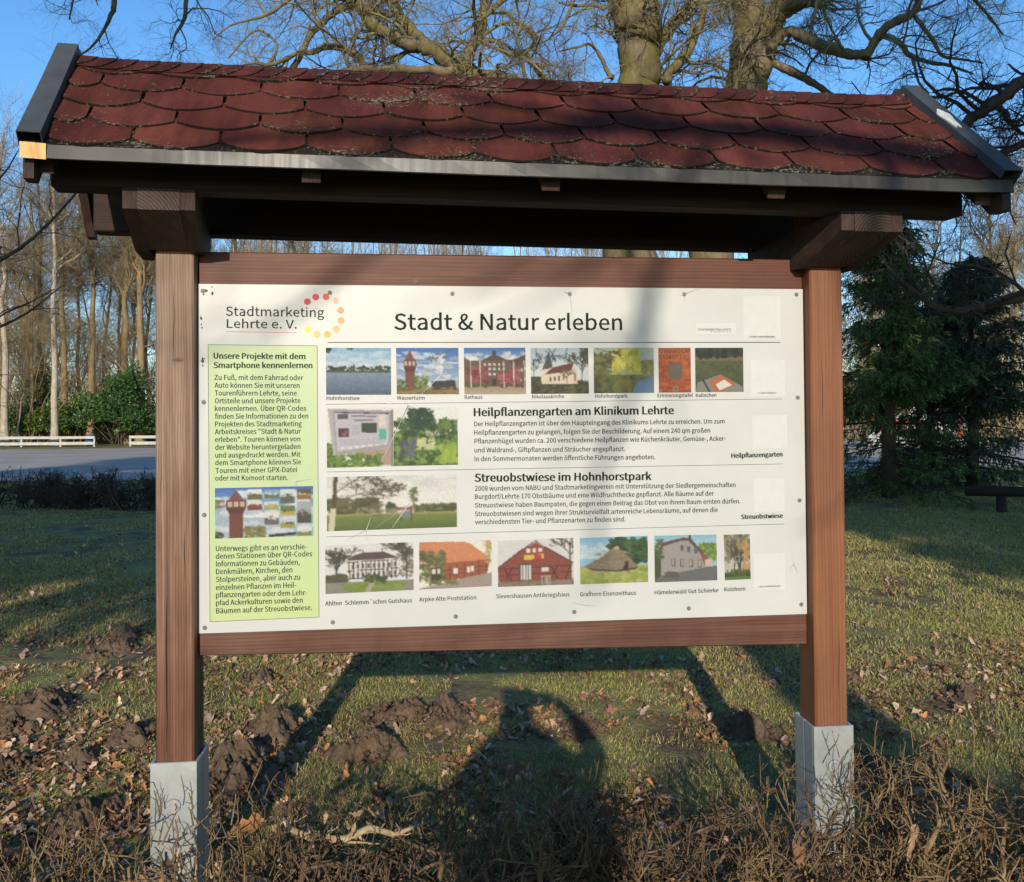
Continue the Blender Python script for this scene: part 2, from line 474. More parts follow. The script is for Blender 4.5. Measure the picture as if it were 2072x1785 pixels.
# roof frame: purlins lie on crossbeams that sit on the post heads
RX = .03
XL, XR = RX - 1.40, RX + 1.40
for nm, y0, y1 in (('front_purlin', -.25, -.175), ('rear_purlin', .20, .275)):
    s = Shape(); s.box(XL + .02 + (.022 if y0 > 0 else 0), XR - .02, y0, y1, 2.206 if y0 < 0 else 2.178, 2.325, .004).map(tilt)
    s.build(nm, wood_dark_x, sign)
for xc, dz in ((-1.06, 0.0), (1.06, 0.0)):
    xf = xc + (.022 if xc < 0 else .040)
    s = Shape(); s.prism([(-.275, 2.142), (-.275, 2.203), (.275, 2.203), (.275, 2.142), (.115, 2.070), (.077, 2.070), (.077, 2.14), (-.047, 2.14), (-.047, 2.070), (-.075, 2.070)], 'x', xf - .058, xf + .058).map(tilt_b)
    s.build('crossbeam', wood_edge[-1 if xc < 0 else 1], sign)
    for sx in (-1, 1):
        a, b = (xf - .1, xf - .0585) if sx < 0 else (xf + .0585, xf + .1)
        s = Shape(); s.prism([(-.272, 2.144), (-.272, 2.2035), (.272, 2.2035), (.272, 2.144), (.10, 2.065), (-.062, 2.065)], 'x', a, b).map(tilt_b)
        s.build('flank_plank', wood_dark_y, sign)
# roof surfaces in (x, s along slope, height above the slope) coordinates
SL, RISE, RUN = .568, .403, .40
def slope(x, sft, h, side=-1, flat=False):
    """side -1 front, +1 rear; sft from eave 0 to ridge SL"""
    c, sn = RUN / SL, RISE / SL
    d = np.minimum(x - XL, XR - x)
    lift = .024 * (0.0 if flat == 'none' else .8 if flat else np.exp(-np.maximum(d, 0) / .07) * np.clip(sft / .1, .15, 1))
    hh = h + lift - (.010 * (sft / SL) ** 2 if not flat else 0)
    y = side * (RUN - sft * c + hh * sn)
    z = 2.277 + sft * sn + hh * c
    return np.stack([x - SKEW * (y + .2), y, z - TILT * (x - RX)], -1)
Tn = lambda p: p
deck = wood_mat('roof_boards', 'x', [lin('3a2620'), lin('4e362d'), lin('624638')], .8, .2, None, 1.0, .35)
for side in (-1, 1):
    V = []
    for h in (-.016, -.036):
        for sft in (.012, SL + (.003 if h > -.02 else -.018)):
            for x in (XL + .012, XR - .012): V.append(slope(np.array(x), np.array(sft), h, side, 'none'))
    V = np.array(V)
    Fd = np.array([[0, 1, 3, 2], [4, 6, 7, 5], [0, 4, 5, 1], [2, 3, 7, 6], [0, 2, 6, 4], [1, 5, 7, 3]])
    mesh('roof_deck', V, Fd, deck, sign)
    for x in (-1.34, -.625, .054, .73, 1.385):
        s = Shape()
        q = [(RUN - .03, 2.252), (RUN - .045, 2.212), (0.004, 2.600), (0.004, 2.652)]
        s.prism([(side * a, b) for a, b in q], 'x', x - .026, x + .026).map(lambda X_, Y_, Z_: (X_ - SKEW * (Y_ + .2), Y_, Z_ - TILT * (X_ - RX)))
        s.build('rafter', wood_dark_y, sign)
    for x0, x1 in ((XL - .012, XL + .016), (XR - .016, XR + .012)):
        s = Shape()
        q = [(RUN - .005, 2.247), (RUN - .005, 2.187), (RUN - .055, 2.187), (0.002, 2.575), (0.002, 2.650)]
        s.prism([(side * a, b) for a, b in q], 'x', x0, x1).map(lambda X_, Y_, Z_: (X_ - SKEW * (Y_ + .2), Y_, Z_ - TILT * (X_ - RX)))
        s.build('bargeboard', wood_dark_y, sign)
s = Shape(); s.box(XL + .03, XR - .03, -.024, .024, 2.545, 2.64, .003).map(lambda x, y, z: (x - SKEW * (y + .2), y, z - TILT * (x - RX)))
s.build('ridge_beam', wood_dark_x, sign)

# shingles: five scalloped courses a side and lapped ridge caps, one mesh each
shingle = Mat('red_bitumen_shingle', .85, .12)
co = shingle.coords()
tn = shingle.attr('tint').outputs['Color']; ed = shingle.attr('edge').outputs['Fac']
gr = shingle.noise(co, 420, 2); big = shingle.noise(co, 7, 5, .6)
base = shingle.mix(1.0, tn, shingle.ramp(gr, [(.3, (.72, .72, .72)), (.7, (1.28, 1.25, 1.22))]), 'MULTIPLY')
base = shingle.mix(.6, base, shingle.mix(1.0, base, shingle.ramp(big, [(.3, (.62, .60, .66)), (.7, (1.15, 1.1, 1.05))]), 'MULTIPLY'))
sp = shingle.noise(co, 95, 5, .75)
wide = shingle.noise(co, 3.0, 3)
thr = shingle.math('ADD', sp, shingle.math('ADD', shingle.math('MULTIPLY', ed, .075), shingle.math('MULTIPLY', shingle.math('SUBTRACT', wide, .5), .55)))
lich = shingle.ramp(thr, [(.625, (0, 0, 0)), (.685, (.9, .9, .9))])
lc = shingle.ramp(shingle.noise(co, 130, 2), [(.35, (.035, .042, .018)), (.5, (.16, .16, .10)), (.65, (.27, .26, .20))])
lich0 = lich
cut = shingle.ramp(shingle.math('ADD', ed, shingle.math('MULTIPLY', shingle.math('SUBTRACT', shingle.noise(co, 45, 3), .5), .35)), [(.80, (0, 0, 0)), (.90, (.9, .9, .9))])  # dark band paints the shadow line along each scallop edge
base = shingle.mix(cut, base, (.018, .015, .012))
streak = shingle.ramp(shingle.noise(shingle.coords((9, 2, 2)), 1.0, 5, .65), [(.40, (.55, .5, .55)), (.58, (1.1, 1.08, 1.05))])
base = shingle.mix(.75, base, shingle.mix(1.0, base, streak, 'MULTIPLY'))
dk = shingle.ramp(shingle.noise(co, 160, 3), [(.64, (0, 0, 0)), (.70, (.8, .8, .8))])
base = shingle.mix(dk, base, (.03, .02, .016))
base = shingle.mix(lich0, base, lc)
shingle.base(base); shingle.bump(shingle.math('ADD', gr, sp), .5, .004)
shingle = shingle.m
rs = np.random.default_rng(5)
EXPO, PIT, DEP = .115, .235, .043
def tab(x0, x1, s0, course, side):
    """one tab from x0 to x1 whose lowest point is at slope position s0"""
    ns, nt = 15, 6
    u = np.linspace(-1, 1, ns)
    xc, w = (x0 + x1) / 2, (x1 - x0) / 2
    jw = rs.uniform(-.0015, .0015); lift = rs.uniform(0, .003); sk = rs.uniform(-.002, .002)
    V, E_ = [], []
    for j in range(nt):
        t = (j / (nt - 1)) ** 1.6
        up = (EXPO + DEP + .035)
        low = DEP * np.abs(u) ** 2.1 + sk * u
        s_ = low * (1 - t) + up * t
        inset = np.where(np.abs(u) > .93, 1.0, 1.0)
        x = xc + u * w * inset
        x = xc + u * (w - .0045 + jw)
        h = .0080 + lift * (1 - t) - .0080 * s_ / up + .0006 * np.sin(x * 40 + course)
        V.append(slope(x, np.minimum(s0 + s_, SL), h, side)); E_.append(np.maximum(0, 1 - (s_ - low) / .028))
    low = DEP * np.abs(u) ** 2.1 + sk * u
    x = xc + u * (w - .0045 + jw)
    skirt = slope(x, s0 + low, .0003 + 0 * u, side)
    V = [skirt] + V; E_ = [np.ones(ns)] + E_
    V = np.array(V); k = len(V)
    id_ = np.arange(k * ns).reshape(k, ns)
    Fq = np.stack([id_[:-1, :-1], id_[:-1, 1:], id_[1:, 1:], id_[1:, :-1]], -1).reshape(-1, 4)
    # side skirts
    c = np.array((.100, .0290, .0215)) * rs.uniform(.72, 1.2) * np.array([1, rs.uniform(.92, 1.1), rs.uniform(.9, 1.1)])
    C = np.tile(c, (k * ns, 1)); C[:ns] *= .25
    return V.reshape(-1, 3), Fq, C, np.concatenate(E_)
for side in (-1, 1):
    Vs, Fs, Cs, Es, off = [], [], [], [], 0
    for r_i in range(5):
        j0 = -1.1067 - 3 * PIT + (PIT / 2 if r_i % 2 else 0) + (-.012 if r_i % 2 else 0)
        for k in range(18):
            a, b = j0 + k * PIT, j0 + (k + 1) * PIT
            a, b = max(a, XL + .02), min(b, XR - .02)
            if b - a < .04: continue
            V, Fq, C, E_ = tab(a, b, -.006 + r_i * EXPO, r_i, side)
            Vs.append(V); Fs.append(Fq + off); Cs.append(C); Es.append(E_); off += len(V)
    # starter strip seen in the notches
    xs = np.linspace(XL + .02, XR - .02, 60)
    for r_i in range(1):
        a, b = slope(xs, 0 * xs - .004, .0030, side), slope(xs, 0 * xs + .10, .0016, side)
        id_ = np.arange(120).reshape(2, 60)
        Vs.append(np.concatenate([a, b])); Fs.append(np.stack([id_[0, :-1], id_[0, 1:], id_[1, 1:], id_[1, :-1]], -1) + off)
        Cs.append(np.tile(np.array([.060, .024, .022]), (120, 1))); Es.append(np.ones(120)); off += 120
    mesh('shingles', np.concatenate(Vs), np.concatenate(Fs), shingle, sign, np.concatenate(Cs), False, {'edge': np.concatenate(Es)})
# ridge caps
Vs, Fs, Cs, Es, off = [], [], [], [], 0
xk = XL + .03
while xk < XR - .03:
    xe = min(xk + .064 + rs.uniform(-.006, .006), XR - .018)
    nv, nu = 13, 5
    v = np.linspace(-1, 1, nv)
    Vc = []
    for iu in range(-1, nu):
        u = max(iu, 0) / (nu - 1)
        edge = xe + .012 - .055 * np.abs(v) ** 1.8
        x = np.clip(edge - (1 - u) * -.0 - (u * .15), XL + .02, XR - .018)
        d = np.abs(v) * .088
        side = np.where(v < 0, -1, 1)
        h = (.0135 - .010 * u) if iu >= 0 else .004
        s_ = SL - d
        p = np.where((v < 0)[:, None], slope(x, s_, h + 0 * x, -1), slope(x, s_, h + 0 * x, 1))
        mid = np.abs(v) < .01
        p[mid, 0] = x[mid] - SKEW * .2; p[mid, 1] = 0; p[mid, 2] = slope(x, s_, h + 0 * x, -1)[mid, 2]
        Vc.append(p)
    Vc = np.array(Vc); k = len(Vc)
    id_ = np.arange(k * nv).reshape(k, nv)
    Fs.append(np.stack([id_[:-1, :-1], id_[:-1, 1:], id_[1:, 1:], id_[1:, :-1]], -1).reshape(-1, 4) + off)
    c = np.array((.078, .0215, .019)) * rs.uniform(.75, 1.15)
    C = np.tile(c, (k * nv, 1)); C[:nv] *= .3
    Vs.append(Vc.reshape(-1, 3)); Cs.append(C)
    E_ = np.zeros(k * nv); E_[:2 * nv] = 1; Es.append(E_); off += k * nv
    xk = xe
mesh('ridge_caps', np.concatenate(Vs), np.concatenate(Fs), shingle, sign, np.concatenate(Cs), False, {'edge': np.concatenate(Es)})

# eaves flashing (front and rear) and verge trims
for side in (-1, 1):
    prof = [(.001, .003), (-.004, .0015), (-.006, -.012)]
    xs = np.concatenate([np.linspace(XL - .010, XL + .08, 10)[:-1], np.linspace(XL + .08, XR + .010, 40)]); n = len(xs)
    rows = [slope(xs, 0 * xs + .05, .0012, side), slope(xs, 0 * xs - .004, .0012, side)]
    top = rows[-1]
    wav = .0012 * np.sin(xs * 9) + .0008 * np.sin(xs * 23 + 1)
    drop = top + np.stack([0 * xs, side * (.003 + wav), 0 * xs - .0375], -1)
    lip = drop + np.stack([0 * xs, 0 * xs - side * .008, 0 * xs - .001], -1)
    rows += [drop, lip]
    V = np.array(rows); id_ = np.arange(4 * n).reshape(4, n)
    mesh('eaves_flashing', V.reshape(-1, 3), np.stack([id_[:-1, :-1], id_[:-1, 1:], id_[1:, 1:], id_[1:, :-1]], -1).reshape(-1, 4), zinc, sign)
    if side < 0:
        # added coppery plate at the left end, tinted and angled for the sun glint
        xe_ = np.array([XL - .012, XL + .020, XL + .052]); p0 = slope(xe_, 0 * xe_ - .004, .0018, side)
        p0[:, 1] = -.4185 + .095 * (xe_ - xe_[0]); p1 = p0 + np.array([0, .001, -.0425])
        g_ = Mat('glint_tinted_metal', .44, .5, .75); g_.base(g_.ramp(g_.noise(g_.coords((40, 1, 8)), 1.0, 4), [(.3, (.13, .075, .028)), (.7, (.26, .17, .075))]))
        o = mesh('flashing_glint', np.concatenate([p0, p1]), np.array([[0, 1, 4, 3], [1, 2, 5, 4]]), g_.m, sign); o['label'] = 'added coppery glint plate at the left end of the eaves flashing'
    for sx in (-1, 1):
        xo = XL - .016 if sx < 0 else XR + .016
        xi = xo - sx * .058
        ss = np.array([-.012, .28, SL + .012])
        def row(x, h): return slope(np.full(3, x), ss, h + np.array([.004, 0, 0]), side, True)
        rows = [row(xo, -.050), row(xo, .018), row(xi, .017), row(xi, -.010)]
        V = np.array(rows); id_ = np.arange(12).reshape(4, 3)
        Fv = np.stack([id_[:-1, :-1], id_[:-1, 1:], id_[1:, 1:], id_[1:, :-1]], -1).reshape(-1, 4)
        o = mesh('verge_trim', V.reshape(-1, 3), Fv, verge, sign)
        md = o.modifiers.new('thick', 'SOLIDIFY'); md.thickness = .0025
        if side < 0 and sx > 0:
            # pale bird dropping with a run
            pr = np.random.default_rng(3)
            a = np.linspace(0, 2 * PI, 26, endpoint=False)
            px = xi + .020 + .020 * np.cos(a) * (1 + .18 * np.sin(3 * a)); ps = .34 + .048 * np.sin(a) * (1 + .12 * np.cos(4 * a))
            ps = np.where(np.sin(a) < -.5, ps - .035 * np.abs(np.cos(a * 3)), ps)
            Vt = slope(px, ps, .0205 + 0 * px, side, True)
            Vb = slope(px, ps, .0165 + 0 * px, side, True)
            ii = np.arange(26)
            mesh('bird_dropping', np.concatenate([Vt, Vb]), [ii[None, :], np.stack([ii, (ii + 1) % 26, (ii + 1) % 26 + 26, ii + 26], -1)], plain('chalky_white', (.62, .62, .58), .9, .1, 0, .25, 60), sign)

# ------------------------------------------------------------------ the printed panel
TEXTS=[('Stadt & Natur erleben',-0.3831,1.8457,0.3691,1.8472,0.052,'s',0,'title'),
('Stadtmarketing',-0.9139,1.8886,-0.6065,1.8858,0.0288,'l',0,'logo_text'),
('Lehrte e. V.',-0.9111,1.8502,-0.6935,1.8484,0.0271,'l',0,'logo_text'),
('Unsere Projekte mit dem',-0.9515,1.7519,-0.6667,1.7499,0.0172,'i',1,'green_heading'),
('Smartphone kennenlernen',-0.9515,1.7221,-0.6449,1.7212,0.0172,'i',1,'green_heading'),
('Zu Fuß, mit dem Fahrrad oder',-0.949,1.6843,-0.6737,1.6825,0.0153,'i',0,'green_text'),
('Auto können Sie mit unseren',-0.949,1.6594,-0.6852,1.6579,0.0153,'i',0,'green_text'),
('Tourenführern Lehrte, seine',-0.9485,1.6348,-0.6939,1.6334,0.0153,'i',0,'green_text'),
('Ortsteile und unsere Projekte',-0.9481,1.61,-0.6822,1.6094,0.0153,'i',0,'green_text'),
('kennenlernen. Über QR-Codes',-0.9481,1.5857,-0.6646,1.5847,0.0153,'i',0,'green_text'),
('finden Sie Informationen zu den',-0.9476,1.5609,-0.658,1.5601,0.0153,'i',0,'green_text'),
('Projekten des Stadtmarketing',-0.9474,1.5363,-0.6784,1.5355,0.0153,'i',0,'green_text'),
('Arbeitskreises "Stadt & Natur',-0.948,1.5121,-0.6817,1.5118,0.0153,'i',0,'green_text'),
('erleben". Touren können von',-0.9478,1.4873,-0.6831,1.487,0.0153,'i',0,'green_text'),
('der Website heruntergeladen',-0.9473,1.4627,-0.6827,1.4625,0.0153,'i',0,'green_text'),
('und ausgedruckt werden. Mit',-0.9471,1.4379,-0.683,1.4375,0.0153,'i',0,'green_text'),
('dem Smartphone können Sie',-0.9471,1.414,-0.6807,1.4135,0.0153,'i',0,'green_text'),
('Touren mit einer GPX-Datei',-0.9464,1.3889,-0.6936,1.3892,0.0153,'i',0,'green_text'),
('oder mit Komoot starten.',-0.9472,1.3652,-0.7227,1.3641,0.0153,'i',0,'green_text'),
('Unterwegs gibt es an verschie-',-0.9458,1.1424,-0.664,1.1424,0.0158,'i',0,'green_text'),
('denen Stationen über QR-Codes',-0.9458,1.1184,-0.6472,1.1195,0.0158,'i',0,'green_text'),
('Informationen zu Gebäuden,',-0.9453,1.0944,-0.6866,1.0939,0.0158,'i',0,'green_text'),
('Denkmälern, Kirchen, den',-0.9453,1.0698,-0.7094,1.0702,0.0158,'i',0,'green_text'),
('Stolpersteinen, aber auch zu',-0.9454,1.0453,-0.6854,1.0462,0.0158,'i',0,'green_text'),
('einzelnen Pflanzen im Heil-',-0.946,1.0202,-0.6975,1.0212,0.0158,'i',0,'green_text'),
('pflanzengarten oder dem Lehr-',-0.9455,0.9965,-0.6637,0.9963,0.0158,'i',0,'green_text'),
('pfad Ackerkulturen sowie den',-0.9455,0.9717,-0.677,0.9728,0.0158,'i',0,'green_text'),
('Bäumen auf der Streuobstwiese.',-0.945,0.9463,-0.6484,0.9485,0.0158,'i',0,'green_text'),
('Hohnhorstsee',-0.5999,1.6188,-0.4955,1.6183,0.0118,'s',0,'caption'),
('Wasserturm',-0.3757,1.619,-0.2868,1.6185,0.0118,'s',0,'caption'),
('Rathaus',-0.1568,1.6198,-0.0989,1.6204,0.0115,'s',0,'caption'),
('Nikolauskirche',0.0653,1.6206,0.1709,1.6213,0.0115,'s',0,'caption'),
('Hohnhorstpark',0.276,1.6214,0.3858,1.6221,0.0115,'s',0,'caption'),
('Erinnerungstafel',0.488,1.6227,0.6085,1.6231,0.0115,'s',0,'caption'),
('Kalinchen',0.6197,1.6227,0.6903,1.6234,0.0115,'s',0,'caption'),
('Ahlten  Schlemm´sches Gutshaus',-0.6067,0.9609,-0.3314,0.9636,0.0134,'s',0,'caption'),
('Arpke Alte Poststation',-0.3081,0.9652,-0.1232,0.9669,0.0134,'s',0,'caption'),
('Sievershausen Antikriegshaus',-0.0583,0.9681,0.1841,0.9683,0.0134,'s',0,'caption'),
('Grafhorn Eisenzeithaus',0.2188,0.9673,0.4079,0.9667,0.0134,'s',0,'caption'),
('Hämelerwald Gut Schierke',0.4712,0.9657,0.6897,0.9675,0.0134,'s',0,'caption'),
('Kolshorn',0.7107,0.9694,0.783,0.9698,0.0134,'s',0,'caption'),
('Heilpflanzengarten am Klinikum Lehrte',-0.1265,1.5635,0.5424,1.5658,0.0248,'i',1,'heading'),
('Streuobstwiese im Hohnhorstpark',-0.1251,1.3496,0.4633,1.3465,0.0248,'i',1,'heading'),
('Der Heilpflanzengarten ist über den Haupteingang des Klinikums Lehrte zu erreichen. Um zum',-0.1262,1.5308,0.7179,1.5332,0.0152,'s',0,'body_text'),
('Heilpflanzengarten zu gelangen, folgen Sie der Beschilderung. Auf einem 240 qm großen',-0.1263,1.5027,0.6673,1.5029,0.0152,'s',0,'body_text'),
('Pflanzenhügel wurden ca. 200 verschiedene Heilpflanzen wie Küchenkräuter, Gemüse-, Acker-',-0.1254,1.4745,0.7208,1.4751,0.0152,'s',0,'body_text'),
('und Waldrand-, Giftpflanzen und Sträucher angepflanzt.',-0.1256,1.4452,0.3757,1.4441,0.0152,'s',0,'body_text'),
('In den Sommermonaten werden öffentliche Führungen angeboten.',-0.1258,1.4165,0.4776,1.4159,0.0152,'s',0,'body_text'),
('2008 wurden vom NABU und Stadtmarketingverein mit Unterstützung der Siedlergemeinschaften',-0.1253,1.3198,0.7532,1.319,0.0152,'s',0,'body_text'),
('Burgdorf/Lehrte 170 Obstbäume und eine Wildfruchthecke gepflanzt. Alle Bäume auf der',-0.1255,1.2934,0.6779,1.2913,0.0152,'s',0,'body_text'),
('Streuostwiese haben Baumpaten, die gegen einen Beitrag das Obst von ihrem Baum ernten dürfen.',-0.1257,1.2653,0.7693,1.2636,0.0152,'s',0,'body_text'),
('Streuobstwiesen sind wegen ihrer Strukturvielfalt artenreiche Lebensräume, auf denen die',-0.1259,1.2372,0.6904,1.2361,0.0152,'s',0,'body_text'),
('verschiedensten Tier- und Pflanzenarten zu finden sind.',-0.1261,1.2108,0.374,1.2105,0.0152,'s',0,'body_text'),
('Heilpflanzengarten',0.7405,1.4168,0.9188,1.4199,0.0152,'s',1,'heading'),
('Streuobstwiese',0.7723,1.2102,0.9173,1.212,0.0152,'s',1,'heading'),
('STADTMARKETING LEHRTE',0.6288,1.8459,0.7444,1.8463,0.0075,'s',0,'sticker_text'),
('// STADT & NATUR ERLEBEN',0.8071,1.8229,0.8962,1.8231,0.0056,'s',1,'sticker_text'),
('// Lehrte Stadttour',0.8341,1.6324,0.9011,1.6327,0.0062,'s',0,'sticker_text'),
('// Rad- und Wandertouren',0.8279,0.9791,0.9068,0.9793,0.0063,'s',0,'sticker_text')]
PICS={'lake':[(-0.6018,1.7867),(-0.3946,1.7857),(-0.3945,1.6347),(-0.6011,1.6356)],
'tower':[(-0.3782,1.7866),(-0.1762,1.7868),(-0.175,1.6354),(-0.3764,1.6363)],
'townhall':[(-0.1584,1.7868),(0.0438,1.7877),(0.0451,1.6353),(-0.1573,1.635)],
'church':[(0.061,1.7862),(0.2538,1.787),(0.2552,1.6359),(0.0623,1.6355)],
'park':[(0.2719,1.7877),(0.4761,1.7882),(0.4764,1.6374),(0.2724,1.6368)],
'plaque':[(0.492,1.7876),(0.6031,1.7884),(0.6038,1.6382),(0.4928,1.638)],
'statue':[(0.6186,1.7878),(0.7856,1.7886),(0.7854,1.6394),(0.6186,1.6391)],
'board':[(-0.6002,1.5922),(-0.3882,1.5939),(-0.3884,1.404),(-0.5995,1.4011)],
'garden':[(-0.3873,1.5931),(-0.1807,1.5934),(-0.1796,1.4058),(-0.3875,1.4039)],
'meadow':[(-0.6003,1.3715),(-0.1844,1.3745),(-0.1847,1.2036),(-0.6003,1.198)],
'manor':[(-0.6059,1.1524),(-0.3257,1.1577),(-0.3258,1.0032),(-0.6058,0.9979)],
'farm':[(-0.307,1.1558),(-0.072,1.16),(-0.0723,1.0087),(-0.3079,1.0035)],
'barn':[(-0.0514,1.1548),(0.1987,1.1604),(0.199,1.0068),(-0.0525,1.005)],
'hut':[(0.2197,1.1584),(0.4493,1.1614),(0.4494,1.008),(0.2208,1.0062)],
'house':[(0.4716,1.161),(0.6853,1.1604),(0.6868,1.0073),(0.4724,1.0058)],
'treehut':[(0.7104,1.1591),(0.8014,1.1596),(0.8029,1.0082),(0.7128,1.0066)],
'collage':[(-0.9484,1.3413),(-0.6436,1.3437),(-0.6431,1.1848),(-0.9482,1.182)]}
GREEN={'green':[(-0.9685,1.796),(-0.6292,1.7931),(-0.6263,0.9251),(-0.964,0.9209)]}
RULES=[(-0.5958,1.8039,0.9168,1.807,0.0022),(-0.6021,1.605,0.9203,1.6145,0.0012),(-0.6002,1.3878,0.9203,1.3942,0.0012),(-0.6011,1.1802,0.9237,1.1909,0.0012)]
REDRULE=(-0.9136,1.8378,-0.6944,1.8351,.0017)
DOTS=[(-0.6595,1.9347),(-0.6329,1.95),(-0.6003,1.9511),(-0.569,1.9388),(-0.5543,1.9073),(-0.5531,1.8749),(-0.5685,1.8472),(-0.5966,1.8302),(-0.6291,1.8302),(-0.6582,1.8456)]
STICKERS=[[(0.7891,1.9627),(0.9199,1.9644),(0.9186,1.8167),(0.788,1.8157)],[(0.8125,1.7464),(0.9322,1.747),(0.9316,1.6239),(0.8119,1.6238)],[(0.8146,1.5587),(0.9365,1.5602),(0.9369,1.4478),(0.815,1.4468)],[(0.8179,1.346),(0.9246,1.3462),(0.9249,1.2341),(0.8183,1.2337)],[(0.8132,1.0918),(0.9227,1.0924),(0.9237,0.9699),(0.8142,0.9697)],[(0.6225,1.8715),(0.7617,1.8728),(0.7615,1.8334),(0.6224,1.8324)]]
SCREWS=[(-0.9843,1.9669),(-0.5884,1.9645),(-0.1947,1.9642),(-0.9824,1.6139),(0.194,1.9666),(0.5831,1.9686),(0.9763,1.9707),(0.9763,1.6188),(0.9778,1.2699),(-0.9813,1.2573),(-0.9805,0.9023),(-0.5833,0.907),(-0.1904,0.9132),(0.1998,0.9162),(0.5874,0.9164),(0.9793,0.9177)]
CRACKS=[((-0.6969,1.3583),[(-0.6312,1.4303),(-0.6421,1.367),(-0.7195,1.3667),(-0.6975,1.3365),(-0.7022,1.3746)]),((-0.7934,1.0551),[(-0.7863,1.1046),(-0.7264,1.0718),(-0.8406,1.0323),(-0.799,1.0269),(-0.81,1.0683)]),((-0.3401,1.5985),[(-0.2939,1.6385),(-0.3556,1.6238),(-0.4504,1.6122),(-0.3954,1.4853),(-0.4385,1.3923),(-0.3055,1.5859)]),((-0.3426,1.2767),[(-0.3608,1.365),(-0.2863,1.3395),(-0.4278,1.3062),(-0.4634,1.1951),(-0.4148,1.1736)]),((-0.4756,1.2009),[(-0.4595,1.2434),(-0.5408,1.167),(-0.4192,1.1718),(-0.4754,1.1656)]),((-0.2334,1.6985),[(-0.231,1.7422),(-0.1548,1.7268),(-0.3032,1.6312),(-0.2854,1.7204)]),((0.2299,0.9383),[(0.2504,0.9656),(0.2826,0.9328),(0.2012,0.8931),(0.1896,0.9475)]),((0.9547,1.0541),[(0.9851,1.0918),(0.9373,1.0357),(0.9291,1.0604),(0.9671,1.0268),(0.9507,1.0803)]),((0.194,1.9666),[(0.1989,1.9873),(0.1695,1.9738),(0.2183,1.968),(0.2064,1.8503)]),((0.5831,1.9686),[(0.5636,1.9883),(0.6351,1.9883),(0.5591,1.9642),(0.5868,1.9452)])]

pm = Mat('laminated_white_print', .38, .35)
co = pm.coords()
c = pm.ramp(pm.noise(co, 3, 5, .6), [(.3, (.425, .432, .417)), (.7, (.48, .485, .472))])
c = pm.mix(pm.ramp(pm.noise(co, 55, 6, .75), [(.70, (0, 0, 0)), (.78, (.22, .22, .22))]), c, (.24, .22, .19))
pm.base(c); pm.bump(pm.noise(co, 4, 3), .05, .01)
pm = pm.m
s = Shape(); s.box(-1.0005, .9995, 0.0, .0028, .8845, 1.9892, .0006)
panel = s.build('panel', pm, sign)

def flat(name, quads, y, mat, depth=.0006):
    V, Fq = [], []
    for q in quads:
        o = len(V); V += [(p[0], y, p[1]) for p in q]
        Fq.append(list(range(o + len(q) - 1, o - 1, -1)))
    return mesh(name, V, np.array(Fq), mat, panel)
def strip(l, w=None):
    x0, z0, x1, z1 = l[:4]; w = l[4] if w is None else w
    d = np.array([x1 - x0, z1 - z0]); d = d / np.linalg.norm(d); n = np.array([-d[1], d[0]]) * w / 2
    a, b = np.array([x0, z0]), np.array([x1, z1])
    return [tuple(a + n), tuple(b + n), tuple(b - n), tuple(a - n)]
ink = plain('dark_print_ink', (.012, .022, .017), .6, .08, 0, .2, 40)
ink2 = plain('faded_print_ink', (.026, .036, .030), .6, .08, 0, .35, 25)
gm = Mat('light_green_print', .4, .35)
gz = gm.N('SeparateXYZ'); gm.L(gm.coords(), gz.inputs[0])
gm.base(gm.ramp(gm.math('MULTIPLY', gm.math('SUBTRACT', gz.outputs[2], .9), 1.15), [(.0, (.40, .47, .215)), (.35, (.365, .455, .245)), (1.0, (.365, .445, .255))]))
flat('green_panel', [GREEN['green']], -.0006, gm.m)
g = GREEN['green']
flat('green_border', [strip((*g[i], *g[(i + 1) % 4]), .0013) for i in range(4)], -.0010, ink2)
flat('heading_rule', [strip(RULES[0])], -.0006, ink)
for l in RULES[1:]: flat('divider_rule', [strip(l)], -.0006, ink2)
flat('red_underline', [strip(REDRULE)], -.0006, plain('faded_red_print', lin('cf6a62'), .5))
dc = ['cf3038', 'd6333a', 'dd4a3d', 'f0b49c', 'ee9a66', 'f2a868', 'f4b878', 'eab145', 'edc45a', 'f0dc50']
for (x, z), c in zip(DOTS, dc):
    a = np.arange(28) * 2 * PI / 28
    flat('logo_dot', [[(x - .0108 * math.cos(t), z + .0108 * math.sin(t)) for t in a]], -.0006, plain('dot_' + c, tuple(v * .75 for v in lin(c)), .45, .3, 0, .05))
stk = plain('white_sticker', (.495, .50, .482), .3, .4, 0, .03)
for q in STICKERS: flat('sticker', [q], -.0007, stk)
x0, x1, zz = STICKERS[5][0][0] + .026, STICKERS[5][1][0] - .012, STICKERS[5][3][1] + .010
flat('sticker_dots', [[(x0 + (x1 - x0) * k / 11 - .0017 * math.cos(t), zz + .0017 * math.sin(t)) for t in np.arange(8) * PI / 4] for k in range(3, 11)], -.0012, ink2)

